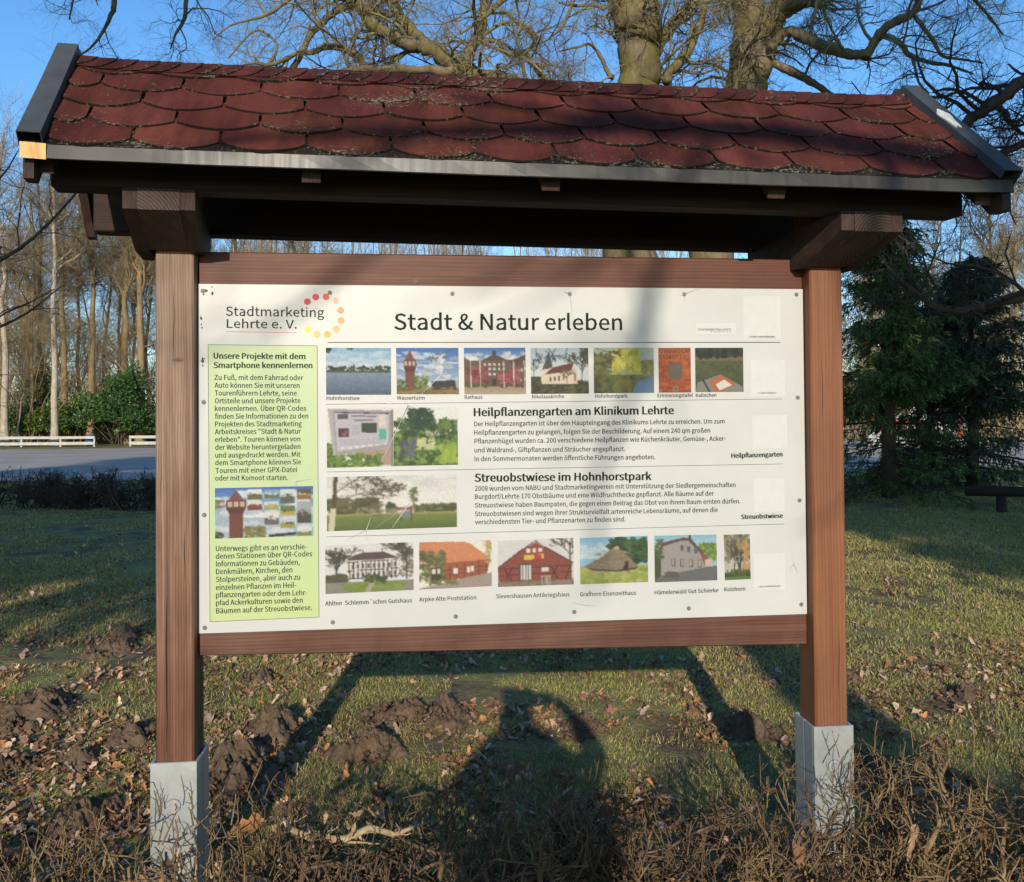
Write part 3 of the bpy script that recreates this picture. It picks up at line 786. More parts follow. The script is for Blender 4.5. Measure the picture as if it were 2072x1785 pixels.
# lettering: every line is fitted to its own length on the panel
FD = os.path.join(bpy.utils.resource_path('LOCAL'), 'datafiles', 'fonts')
def font(fn):
    try: return bpy.data.fonts.load(os.path.join(FD, fn))
    except Exception: return None
FS = font('Noto Sans CJK Regular.woff2')
def glyphs(body, fnt, off, res=2):
    cu = bpy.data.curves.new('txt', 'FONT')
    if fnt is not None: cu.font = fnt
    cu.body = body; cu.offset = off; cu.resolution_u = res; cu.fill_mode = 'FRONT'
    o = bpy.data.objects.new('txt', cu); COL.objects.link(o)
    bpy.context.view_layer.update()
    ev = o.evaluated_get(bpy.context.evaluated_depsgraph_get())
    me = ev.to_mesh()
    V = np.empty(len(me.vertices) * 3, np.float32); me.vertices.foreach_get('co', V); V = V.reshape(-1, 3)
    n = len(me.polygons)
    lt = np.empty(n, np.int32); me.polygons.foreach_get('loop_total', lt)
    li = np.empty(len(me.loops), np.int32); me.loops.foreach_get('vertex_index', li)
    faces = {}
    st = np.concatenate([[0], np.cumsum(lt)[:-1]])
    for k in np.unique(lt):
        faces[int(k)] = li[st[lt == k][:, None] + np.arange(k)[None]]
    ev.to_mesh_clear(); bpy.data.objects.remove(o); bpy.data.curves.remove(cu)
    return V, faces
HC = {}
for key in 'ils':
    V, _ = glyphs('H', FS, 0.0); HC[key] = float(V[:, 1].max() - V[:, 1].min())
blocks, seen, last = {}, {}, None
for body, x0, z0, x1, z1, cap, fk, bold, blk in TEXTS:
    hc = HC[fk]
    # captions and headings are a part each; a paragraph is one part
    if blk in ('caption', 'sticker_text', 'heading') or (blk in ('body_text', 'green_text') and last != blk) or blk not in seen:
        seen[blk] = seen.get(blk, -1) + 1
    if blk == 'body_text' and body.startswith('2008'): seen[blk] += 1
    last = blk
    V, faces = glyphs(body, FS, hc * .006)
    L = math.hypot(x1 - x0, z1 - z0); dx, dz = (x1 - x0) / L, (z1 - z0) / L
    lo, hi = V[:, 0].min(), V[:, 0].max()
    kx = L / (hi - lo)
    B = blocks.setdefault((blk, seen[blk]), [[], {}, 0])
    wgt = cap * (.052 if bold else {'i': .014, 's': .012, 'l': 0}[fk])
    for q, sh in enumerate((-1, 0, 1) if bold else (-1, 1) if wgt else (0,)):      # strokes widened by shifted copies
        X_, Z_ = (V[:, 0] - lo) * kx + sh * wgt, V[:, 1] * (cap * (1.05 if fk == 'i' else 1) / hc)
        P3 = np.stack([x0 + X_ * dx - Z_ * dz, -.0016 - q * .00015 + 0 * X_, z0 + X_ * dz + Z_ * dx], -1)
        B[0].append(P3)
        for k, f_ in faces.items(): B[1].setdefault(k, []).append(f_ + B[2])
        B[2] += len(P3)
inks = {'title': ink, 'heading': ink, 'green_heading': plain('dark_green_ink', (.026, .046, .024), .6, .08, 0, .4, 9), 'logo_text': ink2, 'caption': plain('grey_ink', (.020, .026, .023), .6, .08), 'sticker_text': plain('pale_grey_ink', (.13, .13, .12), .5)}
for (blk, _k), (Vb, Fb, _) in blocks.items():
    mesh(blk, np.concatenate(Vb), [np.concatenate(v) for v in Fb.values()], inks.get(blk, ink2), panel)

# the printed photographs, painted as small colour grids
class Pic:
    def __init__(s, w, h, c='808080', seed=1):
        s.w, s.h = w, h; s.a = np.empty((h, w, 3)); s.a[:] = s.c(c); s.r = np.random.default_rng(seed)
        s.X, s.Y = np.meshgrid((np.arange(w) + .5) / w, (np.arange(h) + .5) / h)
    @staticmethod
    def c(c): return np.array([int(c[i:i + 2], 16) / 255 for i in (0, 2, 4)]) if isinstance(c, str) else np.array(c)
    def grad(s, c0, c1, y0=0, y1=1, x0=0, x1=1):
        t = np.clip((s.Y - y0) / (y1 - y0), 0, 1)[..., None]
        m = (s.Y >= y0) & (s.Y <= y1) & (s.X >= x0) & (s.X <= x1)
        s.a[m] = (s.c(c0) * (1 - t) + s.c(c1) * t)[m]; return s
    def poly(s, pts, c, al=1.0):
        m = np.zeros((s.h, s.w), bool); n = len(pts)
        for i in range(n):
            (xa, ya), (xb, yb) = pts[i], pts[(i + 1) % n]
            if ya == yb: continue
            k = ((ya > s.Y) != (yb > s.Y)) & (s.X < (xb - xa) * (s.Y - ya) / (yb - ya) + xa)
            m ^= k
        s.a[m] = s.a[m] * (1 - al) + s.c(c) * al; return s
    def rect(s, x0, y0, x1, y1, c, al=1.0): return s.poly([(x0, y0), (x1, y0), (x1, y1), (x0, y1)], c, al)
    def rows(s, n, x0, y0, x1, y1, w, h, c):
        for i in range(n):
            x = x0 + (x1 - x0) * i / max(n - 1, 1); y = y0 + (y1 - y0) * i / max(n - 1, 1)
            s.rect(x - w / 2, y, x + w / 2, y + h, c)
        return s
    def blob(s, cx, cy, rx, ry, c, rag=.25, al=1.0):
        an = np.arctan2(s.Y - cy, s.X - cx); ph = s.r.random(4) * 6
        rr = 1 + rag * (np.sin(3 * an + ph[0]) * .4 + np.sin(7 * an + ph[1]) * .35 + np.sin(13 * an + ph[2]) * .3)
        m = ((s.X - cx) / rx) ** 2 + ((s.Y - cy) / ry) ** 2 < rr ** 2
        s.a[m] = s.a[m] * (1 - al) + s.c(c) * al; return s
    def dabs(s, n, x0, y0, x1, y1, cs, r=.03, al=.8, asp=1.0):
        cs = [cs] if isinstance(cs, str) else cs; r *= .78
        for _ in range(int(n * 1.7)):
            s.blob(x0 + (x1 - x0) * s.r.random(), y0 + (y1 - y0) * s.r.random(), r * (.5 + s.r.random()), r * asp * (.5 + s.r.random()), cs[s.r.integers(len(cs))], .4, al)
        return s
    def line(s, x0, y0, x1, y1, w, c, al=1.0):
        dx, dy = x1 - x0, (y1 - y0); L2 = dx * dx + dy * dy
        t = np.clip(((s.X - x0) * dx + (s.Y - y0) * dy) / L2, 0, 1)
        m = np.hypot(s.X - x0 - t * dx, s.Y - y0 - t * dy) < w / 2
        s.a[m] = s.a[m] * (1 - al) + s.c(c) * al; return s
    def tree(s, x, y, h, c='3a3026', spread=.6, n=5, w=.02, d=PI / 2, depth=4, al=.85):
        x1, y1 = x + math.cos(d) * h, y - math.sin(d) * h
        s.line(x, y, x1, y1, w, c, al)
        if depth:
            for k in range(n if depth > 2 else 3):
                t = .4 + .6 * s.r.random()
                s.tree(x + (x1 - x) * t, y + (y1 - y) * t, h * (.4 + .25 * s.r.random()), c, spread, n, max(w * .55, .006), d + (s.r.random() - .5) * 2 * spread, depth - 1, al)
        return s
    def tower(s, x, yt, w, yb, c='7a4a40'):
        s.rect(x - w * .42, yt + .30, x + w * .42, yb, c); s.poly([(x, yt), (x + w * .46, yt + .2), (x - w * .46, yt + .2)], '7d5048')
        s.rect(x - w * .58, yt + .2, x + w * .58, yt + .36, '6d4038'); s.poly([(x - w * .58, yt + .36), (x + w * .58, yt + .36), (x + w * .42, yt + .46), (x - w * .42, yt + .46)], '5d352f')
        return s.rows(3, x - w * .36, yt + .235, x + w * .36, yt + .235, w * .24, .1, 'c9b8a2')
    def done(s, noise=.03):
        # printed photographs are soft: a light blur, then uneven tone and grain
        a = s.a
        for _ in range(1):
            q = np.pad(a, ((1, 1), (1, 1), (0, 0)), 'edge')
            a = .36 * q[1:-1, 1:-1] + .12 * (q[:-2, 1:-1] + q[2:, 1:-1] + q[1:-1, :-2] + q[1:-1, 2:]) + .04 * (q[:-2, :-2] + q[2:, 2:] + q[2:, :-2] + q[:-2, 2:])
        lo = s.r.standard_normal((s.h // 4 + 2, s.w // 4 + 2, 1)).repeat(4, 0).repeat(4, 1)[:s.h, :s.w]
        m2 = s.r.standard_normal((s.h // 2 + 2, s.w // 2 + 2, 1)).repeat(2, 0).repeat(2, 1)[:s.h, :s.w]
        g_ = np.clip(1.15 - a.mean(2, keepdims=True), .15, 1)
        s.a = a * .94 + .03
        return np.clip(s.a * (1 + noise * s.r.standard_normal((s.h, s.w, 1))) + .4 * noise * s.r.standard_normal((s.h, s.w, 1)), 0, 1)
I = {}
p = Pic(96, 70, '8fb6d6', 1).grad('7fb2dc', 'd8e4ea', 0, .5).dabs(14, 0, .05, 1, .4, ['c9dcea', 'e3ebef'], .12, .5, .4)
p.grad('8299ae', '54657c', .53, 1).dabs(40, 0, .40, 1, .50, ['2c3a30', '35443a', '44523c'], .035, .95).rect(0, .49, 1, .535, '4f5b50').dabs(90, 0, .56, 1, 1, ['9fb2c4', '4a5a72', '71859b'], .03, .4, .2)
I['lake'] = p.dabs(8, 0, 0, .08, .1, ['203020'], .03).dabs(3, .33, 0, .4, .04, ['2a3824'], .02).done()
def clouds(p, y1=.6, n=26):
    p.grad('3f73bb', 'b4c8dc', 0, y1); return p.dabs(n, 0, .1, 1, y1, ['e8eaec', 'c6ccd2', 'f4f4f2', 'a6b0bc'], .10, .75, .55)
p = clouds(Pic(96, 72, '8fa0b0', 2), .85, 40).tree(.95, .0, .3, '5a5a50', .7, 4, .012, -2.6, 3)
p.rect(0, .88, 1, 1, '94764a').poly([(.56, .72), (.93, .69), (.96, .9), (.56, .9)], '3c3a36').tower(.22, .06, .17, .92).dabs(70, .28, .62, .5, .9, ['6d7a3a', '83904c', '4f5c2c'], .025).dabs(30, 0, .7, .16, .95, ['4c5f34', '38482a', '6c7c48'], .03).dabs(20, 0, .85, 1, 1, ['a78b55', '7c6a3a', '5e6a34'], .04, .6)
I['tower'] = p.done()
p = clouds(Pic(96, 72, '8fa0b0', 3), .4, 18)
p.poly([(0, .2), (.07, .27), (.28, .28), (.42, .19), (.58, .19), (.70, .27), (.84, .26), (1, .15), (1, .86), (0, .86)], '6b5648').poly([(.30, .28), (.42, .18), (.58, .18), (.68, .28)], '5d4a44').rect(.46, .07, .52, .19, '4a4640').poly([(.7, .3), (1, .16), (1, .3), (.85, .4)], '5a4740')
for yy in (.33, .43, .54): p.rows(5, .34, yy, .64, yy, .035, .06, 'cfd0c8')
p.rows(4, .84, .5, .98, .42, .03, .07, 'bfc0b8').rows(3, .84, .66, .98, .64, .03, .07, 'bfc0b8').dabs(60, .04, .40, .38, .76, ['8c4a4c', 'a55a58', '6c3436'], .04).dabs(60, .57, .50, .88, .78, ['a04c54', 'b4606a', '7a3840'], .04)
p.grad('a3927a', 'b9a78c', .83, 1).dabs(20, 0, .78, .38, .84, ['4e5a30'], .03).dabs(16, .6, .78, 1, .84, ['5a3f34'], .03).rect(.45, .66, .52, .8, '3a332c')
for x in (.11, .26, .64, .8, .97): p.line(x, .28, x + .005, .84, .014, 'd8d4c4')
I['townhall'] = p.done()
p = Pic(96, 74, 'a9bcc8', 4).grad('b5c9d6', 'dfe4e2', 0, .7).rect(0, .75, 1, 1, '4a4a32').dabs(60, 0, .72, 1, 1, ['55523a', '3d3d2a', '62663e', '35301f'], .05, .7)
p.poly([(.2, .47), (.3, .41), (.36, .44), (.36, .55), (.78, .48), (.80, .79), (.19, .79)], 'e6d3bd').poly([(.74, .33), (.80, .55), (.80, .79), (.72, .79)], 'd8c2aa').poly([(.24, .58), (.37, .43), (.74, .32), (.70, .50)], '6a3a38').poly([(.32, .07), (.38, .42), (.29, .46), (.2, .47)], '4f564f')
p.rows(4, .34, .63, .56, .60, .026, .1, '6a5c50').line(.76, .56, .76, .7, .03, '6a5c50').rect(0, .62, .18, .75, '4a443c').tree(.06, .62, .22, '5a5448', .7, 5, .012).tree(.88, .78, .4, '463f34', .7, 6, .02).tree(.62, .8, .18, '6a5848', .8, 5, .012)
for k in range(5): p.tree(.1 + .18 * k, -.03, .22, '3c444c', .9, 4, .014, -PI / 2 + .6 * math.sin(k * 2), 3)
p.dabs(40, .86, 0, 1, .3, ['3a3f34', '4a4a3c'], .03, .6)
I['church'] = p.done()
p = Pic(96, 74, '9cae8c', 5).grad('b7c2a8', '8fb0c0', 0, .5).grad('6f7a44', '3f4a36', .58, 1)
p.dabs(70, 0, .15, .33, .62, ['6a6a3a', '4e5432', '827a4c'], .05).dabs(120, .33, .06, .76, .5, ['d3cf58', 'c2bc4a', 'e0dc74', 'a8a240'], .04, .8, 1.8).dabs(60, .8, .3, 1, .6, ['7a7c4a', '66693e', '8e8c58'], .04).rect(.26, .55, .8, .60, 'a7b95a')
p.dabs(70, 0, .62, .72, 1, ['5a5c32', '46482c', '6e6e40'], .05, .7).poly([(.72, .75), (1, .62), (1, 1), (.62, 1)], '5f7f9c').dabs(30, .35, .68, .6, .95, ['7c7a3c', '6a6a34'], .05, .6).tree(.05, .02, .3, '4a4432', .6, 4, .012, -.4, 3)
I['park'] = p.done()
p = Pic(66, 92, 'b05a34', 6)
for j in range(13):
    for i_ in range(6):
        x = (i_ + (.5 if j % 2 else 0)) / 5 - .1; y = j / 13
        p.rect(x + .012, y + .008, x + .188, y + .07, ['b5582f', 'a94f2c', 'c06a3a', '9c4a2c'][p.r.integers(4)])
p.rect(0, 0, 1, .28, 'b86a44', .6).poly([(.3, .36), (.47, .36), (.5, .33), (.55, .36), (.73, .36), (.73, .62), (.64, .72), (.52, .74), (.4, .71), (.3, .62)], '6e6458').rect(.44, .86, .61, .97, 'a08a78').rect(.48, .88, .57, .95, '7a6658')
I['plaque'] = p.done(.05)
# the mascot figure on the original print is left out: only the little park and its bench remain
p = Pic(96, 88, '4a5238', 7).grad('2e342e', '56583c', 0, .3).rect(0, .22, 1, .30, '7a6a52').dabs(50, 0, 0, 1, .22, ['2c3430', '3a4438', '222a28'], .06, .8).grad('58603c', '484e34', .3, 1).dabs(80, 0, .32, 1, 1, ['4c5436', '5c6440', '3e442e'], .04, .6)
p.poly([(.05, .78), (.52, .6), (.98, .88), (.98, 1), (0, 1)], '8a8880').poly([(.28, .76), (.55, .62), (.84, .82), (.5, 1), (.44, 1)], 'c26a3a').poly([(.42, .82), (.60, .72), (.76, .84), (.5, .96)], 'e9e6dc').line(.14, .68, .30, 1, .04, '3a444e')
I['statue'] = p.done()
p = Pic(96, 84, 'f0efe6', 8).dabs(50, .0, .6, .25, 1, ['5c7038', '7a8c48', '43562c'], .05).poly([(.42, .74), (1, .66), (1, .98), (.86, .98)], 'b59c8a').dabs(70, .1, .78, .8, 1, ['6a8a3c', '86a04c', '4f6a30'], .045)
p.poly([(.02, .0), (.10, .04), (.17, .78), (.10, .80)], 'b9b6b4').poly([(.09, .02), (.97, .06), (.97, .68), (.14, .80)], 'a7a4a4').poly([(.12, .07), (.93, .10), (.92, .62), (.16, .73)], 'c6c2cc').poly([(.12, .07), (.93, .10), (.93, .115), (.12, .085)], '3c3a3c')
p.rect(.17, .11, .32, .19, '55585a').rect(.18, .34, .33, .49, '4a3c3c').dabs(3, .21, .37, .31, .46, ['c2606a'], .025).poly([(.52, .26), (.75, .26), (.75, .43), (.52, .42)], '3a4a38').rect(.78, .13, .89, .33, 'e6d6c8').rect(.78, .37, .89, .55, '58b898').rows(7, .24, .66, .86, .60, .07, .035, 'e4e2e6')
for k in range(5): p.rect(.38, .30 + .035 * k, .50, .312 + .035 * k, 'a09ca8')
for k in range(6): p.rect(.20, .52 + .018 * k, .88, .527 + .018 * k, 'aca8b4')
p.line(.39, .14, .73, .155, .022, '55505a', .7).line(.42, .21, .70, .22, .022, '55505a', .7).poly([(.955, .05), (.995, .05), (.995, 1), (.955, 1)], '8f8c8a')
I['board'] = p.done()
p = Pic(96, 84, 'f2f1ea', 9).dabs(80, 0, .22, 1, .5, ['3f5c30', '5a7a3a', '2e4626', '6a8440'], .06).dabs(60, .22, .02, .6, .4, ['2c4a34', '385a3c', '244030'], .06, .9, .6).rect(.36, .05, .44, .42, '24402c')
p.rect(0, .42, 1, 1, '4d6a34').dabs(160, 0, .42, 1, .98, ['5f8038', '3c5a2c', '7c9848', '88a050', '2f4826'], .05, .8).dabs(40, .36, .54, .62, .72, ['dcdcae', 'c8cc92'], .03).dabs(40, .12, .56, .34, .86, ['56606c', '6a7480', '46543c'], .03, .7, 1.8).dabs(30, .72, .66, .98, .92, ['8fae3c', 'a4bc50'], .05, .8, 1.5).dabs(14, .5, .4, .7, .5, ['c6b0b8'], .02)
I['garden'] = p.done()
p = Pic(140, 62, 'e9e8e0', 10).grad('dededa', 'f2f0e8', 0, .55).dabs(30, 0, 0, 1, .4, ['e4e4e0', 'f4f2ec', 'd4d4d2'], .1, .5, .5)
p.dabs(90, 0, .42, .38, .70, ['5a5a3c', '4a4c30', '6c6a48'], .045).blob(.49, .6, .045, .1, '4e523a').dabs(70, .66, .55, 1, .70, ['5c6040', '70704a', '4c5034'], .03).dabs(20, .22, .6, .55, .72, ['9a9474', '84826a'], .025)
p.grad('7d8a48', '586c34', .71, 1).rect(0, .69, 1, .73, 'a59a62').rect(.57, .66, .64, .79, '7a8a8c').poly([(.53, .65), (.55, .59), (.64, .59), (.655, .65)], '93443c').rect(.565, .79, .575, .85, '4a4038').rect(.64, .66, .65, .86, '4a4038')
p.line(.665, .25, .668, .9, .012, '8a7a5a').dabs(20, .64, .22, .69, .5, ['6c7448', '58603a'], .018).line(.07, 0, .055, .6, .03, '5a4a38').line(.05, .6, .035, 1, .045, 'd9cdb2').tree(.07, .45, .34, '5c5040', 1.1, 6, .012, .6, 4).tree(.07, .3, .3, '5c5040', 1.1, 6, .012, 1.0, 4).dabs(40, .1, .05, .35, .45, ['8a806a', '77704f'], .014, .5).rect(.35, .73, .42, .745, '4f4434')
I['meadow'] = p.done()
p = Pic(110, 66, 'e4e4e0', 11).tree(.13, .8, .45, '4a443c', .7, 7, .02).tree(.92, .75, .5, '4a463c', .6, 7, .02).dabs(40, .0, .62, .25, .8, ['4c4c3a', '5e5a44'], .04).dabs(40, .82, .1, 1, .7, ['55523f', '66604c'], .03, .5)
p.poly([(.24, .34), (.40, .20), (.66, .19), (.83, .32), (.82, .70), (.26, .73)], 'e6e1d6').poly([(.23, .34), (.40, .19), (.66, .18), (.84, .32)], '5c4c4c')
for k in range(12): p.line(.27 + .048 * k, .36, .275 + .047 * k, .72, .010, '3a302c')
for yy in (.36, .54, .70): p.line(.25, yy + .01, .82, yy - .015, .013, '3a302c')
p.rows(9, .31, .42, .78, .40, .022, .09, '59616a').rows(9, .31, .60, .78, .57, .022, .09, '59616a').line(.42, .12, .42, .2, .012, '4a4040').line(.64, .11, .64, .19, .012, '4a4040')
p.rect(0, .77, 1, 1, '8e8c80').poly([(.2, .84), (.5, .76), (.9, .83), (.8, .96), (.35, 1), (.22, .94)], '7c9040').dabs(30, .2, .8, .9, .96, ['8ca04c', '6c8038'], .03, .6).dabs(30, .45, .66, .68, .8, ['3c4830', '4e5a3a'], .03).poly([(.5, .8), (.56, .8), (.5, 1), (.44, 1)], 'a8a498')
I['manor'] = p.done()
p = Pic(96, 66, 'f1ede0', 12).poly([(.12, 0), (.14, .55), (.98, .48), (.98, .40), (.70, .07), (.6, .03)], 'd98e63').poly([(0, .0), (.12, 0), (.14, .4), (0, .45)], 'cf8a62')
for k in range(10): p.line(.13, .06 + .05 * k, .96, .02 + .046 * k, .006, 'c47c54', .5)
p.poly([(.3, .46), (.98, .42), (.92, .74), (.36, .84), (.3, .84)], 'a55c44').rows(6, .42, .5, .92, .46, .012, .3, '53402e').line(.36, .62, .95, .56, .014, '53402e').line(.34, .72, .94, .64, .014, '53402e').rows(1, .50, .57, .5, .57, .06, .13, 'ece6d8').rows(2, .68, .56, .73, .55, .045, .12, 'ece6d8')
p.dabs(90, 0, .2, .35, .8, ['6a7044', '555c38', '868a58', '74603e'], .04).rect(.17, .54, .3, .9, '4a4438').rows(2, .2, .58, .27, .58, .05, .1, 'dcd8cc').dabs(24, .92, 0, 1, .5, ['c6b878', 'a89a5c'], .03).poly([(0, .98), (.5, .82), (1, .7), (1, 1), (0, 1)], 'a6988c').dabs(20, .1, .82, .5, .9, ['6c7440', '7c8448'], .03)
I['farm'] = p.done()
p = Pic(96, 66, 'dcdcd8', 13).tree(.95, .6, .5, '4a4438', .8, 7, .016).poly([(.0, .60), (.33, .22), (.5, .07), (.62, .2), (.97, .52), (.97, .94), (.02, .94)], '8d4a40').poly([(.33, .22), (.5, .05), (.62, .2), (.60, .16), (.5, .03), (.36, .16)], '5a3a36')
p.line(0, .6, .33, .20, .025, '5c4640').line(.62, .18, .98, .53, .025, '5c4640').poly([(.36, .2), (.60, .19), (.60, .30), (.36, .31)], 'a34e44').rows(3, .40, .20, .56, .19, .05, .09, 'e4e2d8').poly([(.34, .34), (.60, .32), (.60, .42), (.34, .44)], 'dcc23c').rect(.48, .33, .57, .42, 'c03c4c')
for a, b in ((.08, .2), (.2, .08), (.28, .35), (.68, .78), (.8, .7), (.88, .95)): p.line(a, .92, b, .58, .014, '4a302a')
p.line(.03, .62, .97, .58, .014, '4a302a').line(.03, .76, .97, .72, .014, '4a302a').rect(.28, .52, .45, .88, '5a463c').rows(4, .31, .55, .42, .55, .026, .32, 'd6dcd8').rect(.57, .60, .67, .70, 'dcdcd4').rect(0, .9, 1, 1, '8c7a6c').dabs(20, .1, .86, 1, 1, ['6c7048', '978474'], .04, .6).rows(5, .58, .80, .68, .80, .008, .18, 'c6c8c8').rect(.56, .79, .70, .81, 'c6c8c8')
I['barn'] = p.done()
p = Pic(96, 68, '9cc8e0', 14).grad('86bfe0', 'd6e6e4', 0, .45).dabs(12, 0, .15, .45, .4, ['e6eeee'], .08, .5, .4).dabs(70, .45, .02, 1, .58, ['2e4428', '3c5430', '4c6a38', '263a22'], .07).grad('a9b45c', '8fa048', .62, 1).dabs(60, 0, .64, 1, 1, ['9fb054', '84963e', 'b8b86a', 'c9b98c'], .05, .6)
p.poly([(.06, .62), (.3, .45), (.5, .22), (.58, .25), (.86, .66), (.55, .72), (.2, .68)], '8b7a66').poly([(.06, .62), (.2, .68), (.55, .72), (.86, .66), (.8, .72), (.55, .75), (.2, .71)], '4c4238').poly([(.62, .74), (.66, .54), (.72, .52), (.7, .7)], '3a3028').dabs(50, .2, .3, .75, .62, ['9c8b74', '7c6c58'], .04, .4, .6).blob(.54, .24, .04, .04, 'b8a88c')
I['hut'] = p.done()
p = Pic(96, 72, '9cc4d4', 15).grad('8cc0d8', 'cfe2de', 0, .5).dabs(60, .72, .2, 1, .55, ['7c9a48', '94ac58', '5f7c38'], .05).poly([(.1, .25), (.42, .10), (.56, .08), (.82, .44), (.84, .72), (.1, .86)], 'a39e9a').poly([(.08, .26), (.12, .16), (.46, .06), (.58, .07), (.80, .42), (.74, .42), (.54, .12), (.44, .12)], '6a4c48').line(.565, .0, .57, .08, .025, '4a3c40').poly([(.72, .38), (.84, .44), (.9, .66), (.8, .68)], '8a5a50').poly([(.8, .54), (.92, .52), (.92, .67), (.8, .69)], 'd8b8a8')
p.rows(3, .44, .22, .66, .28, .05, .12, '5a6a68').rows(4, .30, .5, .72, .54, .06, .17, '5c625f').rows(4, .30, .52, .72, .56, .035, .12, 'c6a48c').rect(0, .3, .1, .95, '4a5236').dabs(30, 0, .1, .14, .5, ['4c5a3c', '5f6c48'], .03).poly([(0, .96), (.1, .86), (.84, .7), (1, .68), (1, 1), (0, 1)], '6c6c6c').dabs(10, .15, .8, .35, .9, ['5c5c54'], .05)
I['house'] = p.done()
p = Pic(60, 96, 'c4c0b4', 16).dabs(70, 0, 0, 1, .55, ['6a6a58', '55564a', '8c8468', 'a08c5c'], .08, .7).dabs(30, .7, .2, 1, .8, ['b8905a', 'c29c6a'], .07, .6).tree(.55, .95, .4, '4a4438', .6, 7, .05).rect(.4, .48, .6, .62, '8c8c84').rect(.45, .5, .55, .58, '4c4c48').line(.4, .64, .35, .92, .04, '4a4238').line(.6, .64, .66, .92, .04, '4a4238').line(.36, .9, .62, .7, .03, '4a4238').dabs(40, 0, .82, 1, 1, ['4c5a30', '3a4428', '5c6c38'], .08)
I['treehut'] = p.rect(0, .93, 1, 1, '5f7a3c').done()
p = clouds(Pic(130, 68, '9fb2c6', 17), .6, 30).grad('a8bccb', '9fbcd0', .6, 1).dabs(40, 0, .4, 1, 1, ['d4d8dc', 'e6e8e8', 'b0c0cc'], .10, .6, .5).tower(.215, .05, .17, 1, '74443a').dabs(70, .30, .78, .5, 1, ['7c7c48', '6a6c3c', '8f8a54'], .025).dabs(20, 0, .25, .1, .4, ['8f8a54', '7c7048'], .02).dabs(20, 0, .88, .08, 1, ['3f4a2c'], .02)
def mini(x0, y0, x1, y1, sky_, mid, low, n=6):
    p.grad(sky_, sky_, y0, y0 + (y1 - y0) * .5, x0, x1); p.rect(x0, y0 + (y1 - y0) * .5, x1, y1, low); p.dabs(n, x0 + .02, y0 + (y1 - y0) * .35, x1 - .02, y0 + (y1 - y0) * .6, mid, .016, .9)
mini(.33, .05, .48, .25, 'e6e6e0', ['5c6a40', '6a5a48'], '6a6a44'); mini(.33, .29, .48, .46, 'dcdcd8', ['8a4a40'], '7a4640', 12)
mini(.5, .06, .645, .24, '8cb0d0', ['e8e4dc', '3a4a34'], '6a7858'); mini(.5, .29, .645, .46, 'd8e0dc', ['b5a47e', 'c0b08c'], '9cac60', 10)
mini(.5, .5, .645, .75, 'e4e4e0', ['5c5450', 'd8d4cc'], '6a6860', 10); mini(.665, .06, .81, .34, 'dfe2e0', ['4a4a44', 'c8c6bc'], '5c6a58', 12)
mini(.665, .38, .81, .58, '6a7c54', ['4c6038'], 'b8a848'); mini(.665, .63, .81, .82, 'c8d4d4', ['3a4c34'], 'a49a4c'); mini(.83, .06, .98, .26, '5c5a40', ['c8b49c', 'd8ccb8'], '8c6c48', 8)
mini(.83, .31, .98, .74, 'a8b0b0', ['4a4c40', '6a6c5c', 'b8a078'], '4c5044', 20); mini(.83, .8, .98, .98, 'dfe4e2', ['b5604a', 'e4dccc'], '7c8a50', 8)
I['collage'] = p.poly([(.55, .94), (.82, .91), (.82, .96), (.55, 1)], '3c3a3a').done()

pmat = Mat('colour_print', .5, .12)
pmat.base(pmat.attr('tint').outputs['Color']); pmat = pmat.m
for nm, q in PICS.items():
    a = I[nm]; h, w = a.shape[:2]
    lina = np.where(a <= .04045, a / 12.92, ((a + .055) / 1.055) ** 2.4)
    lina = lina * .56 + .012
    u, v = np.meshgrid(np.linspace(0, 1, w), np.linspace(0, 1, h))
    tl, tr, br, bl = [np.array(k) for k in q]
    P2 = ((1 - u) * (1 - v))[..., None] * tl + (u * (1 - v))[..., None] * tr + (u * v)[..., None] * br + ((1 - u) * v)[..., None] * bl
    V = np.stack([P2[..., 0], np.full_like(u, -.0011), P2[..., 1]], -1).reshape(-1, 3)
    id_ = np.arange(w * h).reshape(h, w)
    mesh('printed_photo', V, np.stack([id_[:-1, :-1], id_[1:, :-1], id_[1:, 1:], id_[:-1, 1:]], -1).reshape(-1, 4), pmat, panel, lina.reshape(-1, 3))
# lettering painted inside the brick picture
for body, fr in (('GYMNASIUM', (.04, .115, .96)), ('ERBAUT 1901', (.04, .255, .98))):
    q = [np.array(k) for k in PICS['plaque']]
    V, faces = glyphs(body, FS, .0)
    lo, hi = V[:, 0].min(), V[:, 0].max()
    a = q[0] + (q[1] - q[0]) * fr[0] + (q[3] - q[0]) * fr[1]; L = (q[1][0] - q[0][0]) * (fr[2] - fr[0])
    sc_ = .0155 / HC['s']
    V3 = np.stack([a[0] + (V[:, 0] - lo) / (hi - lo) * L, np.full(len(V), -.0018), a[1] + V[:, 1] * sc_], -1)
    mesh('picture_lettering', V3, list(faces.values()), plain('brown_ink', (.05, .022, .012), .6), panel)
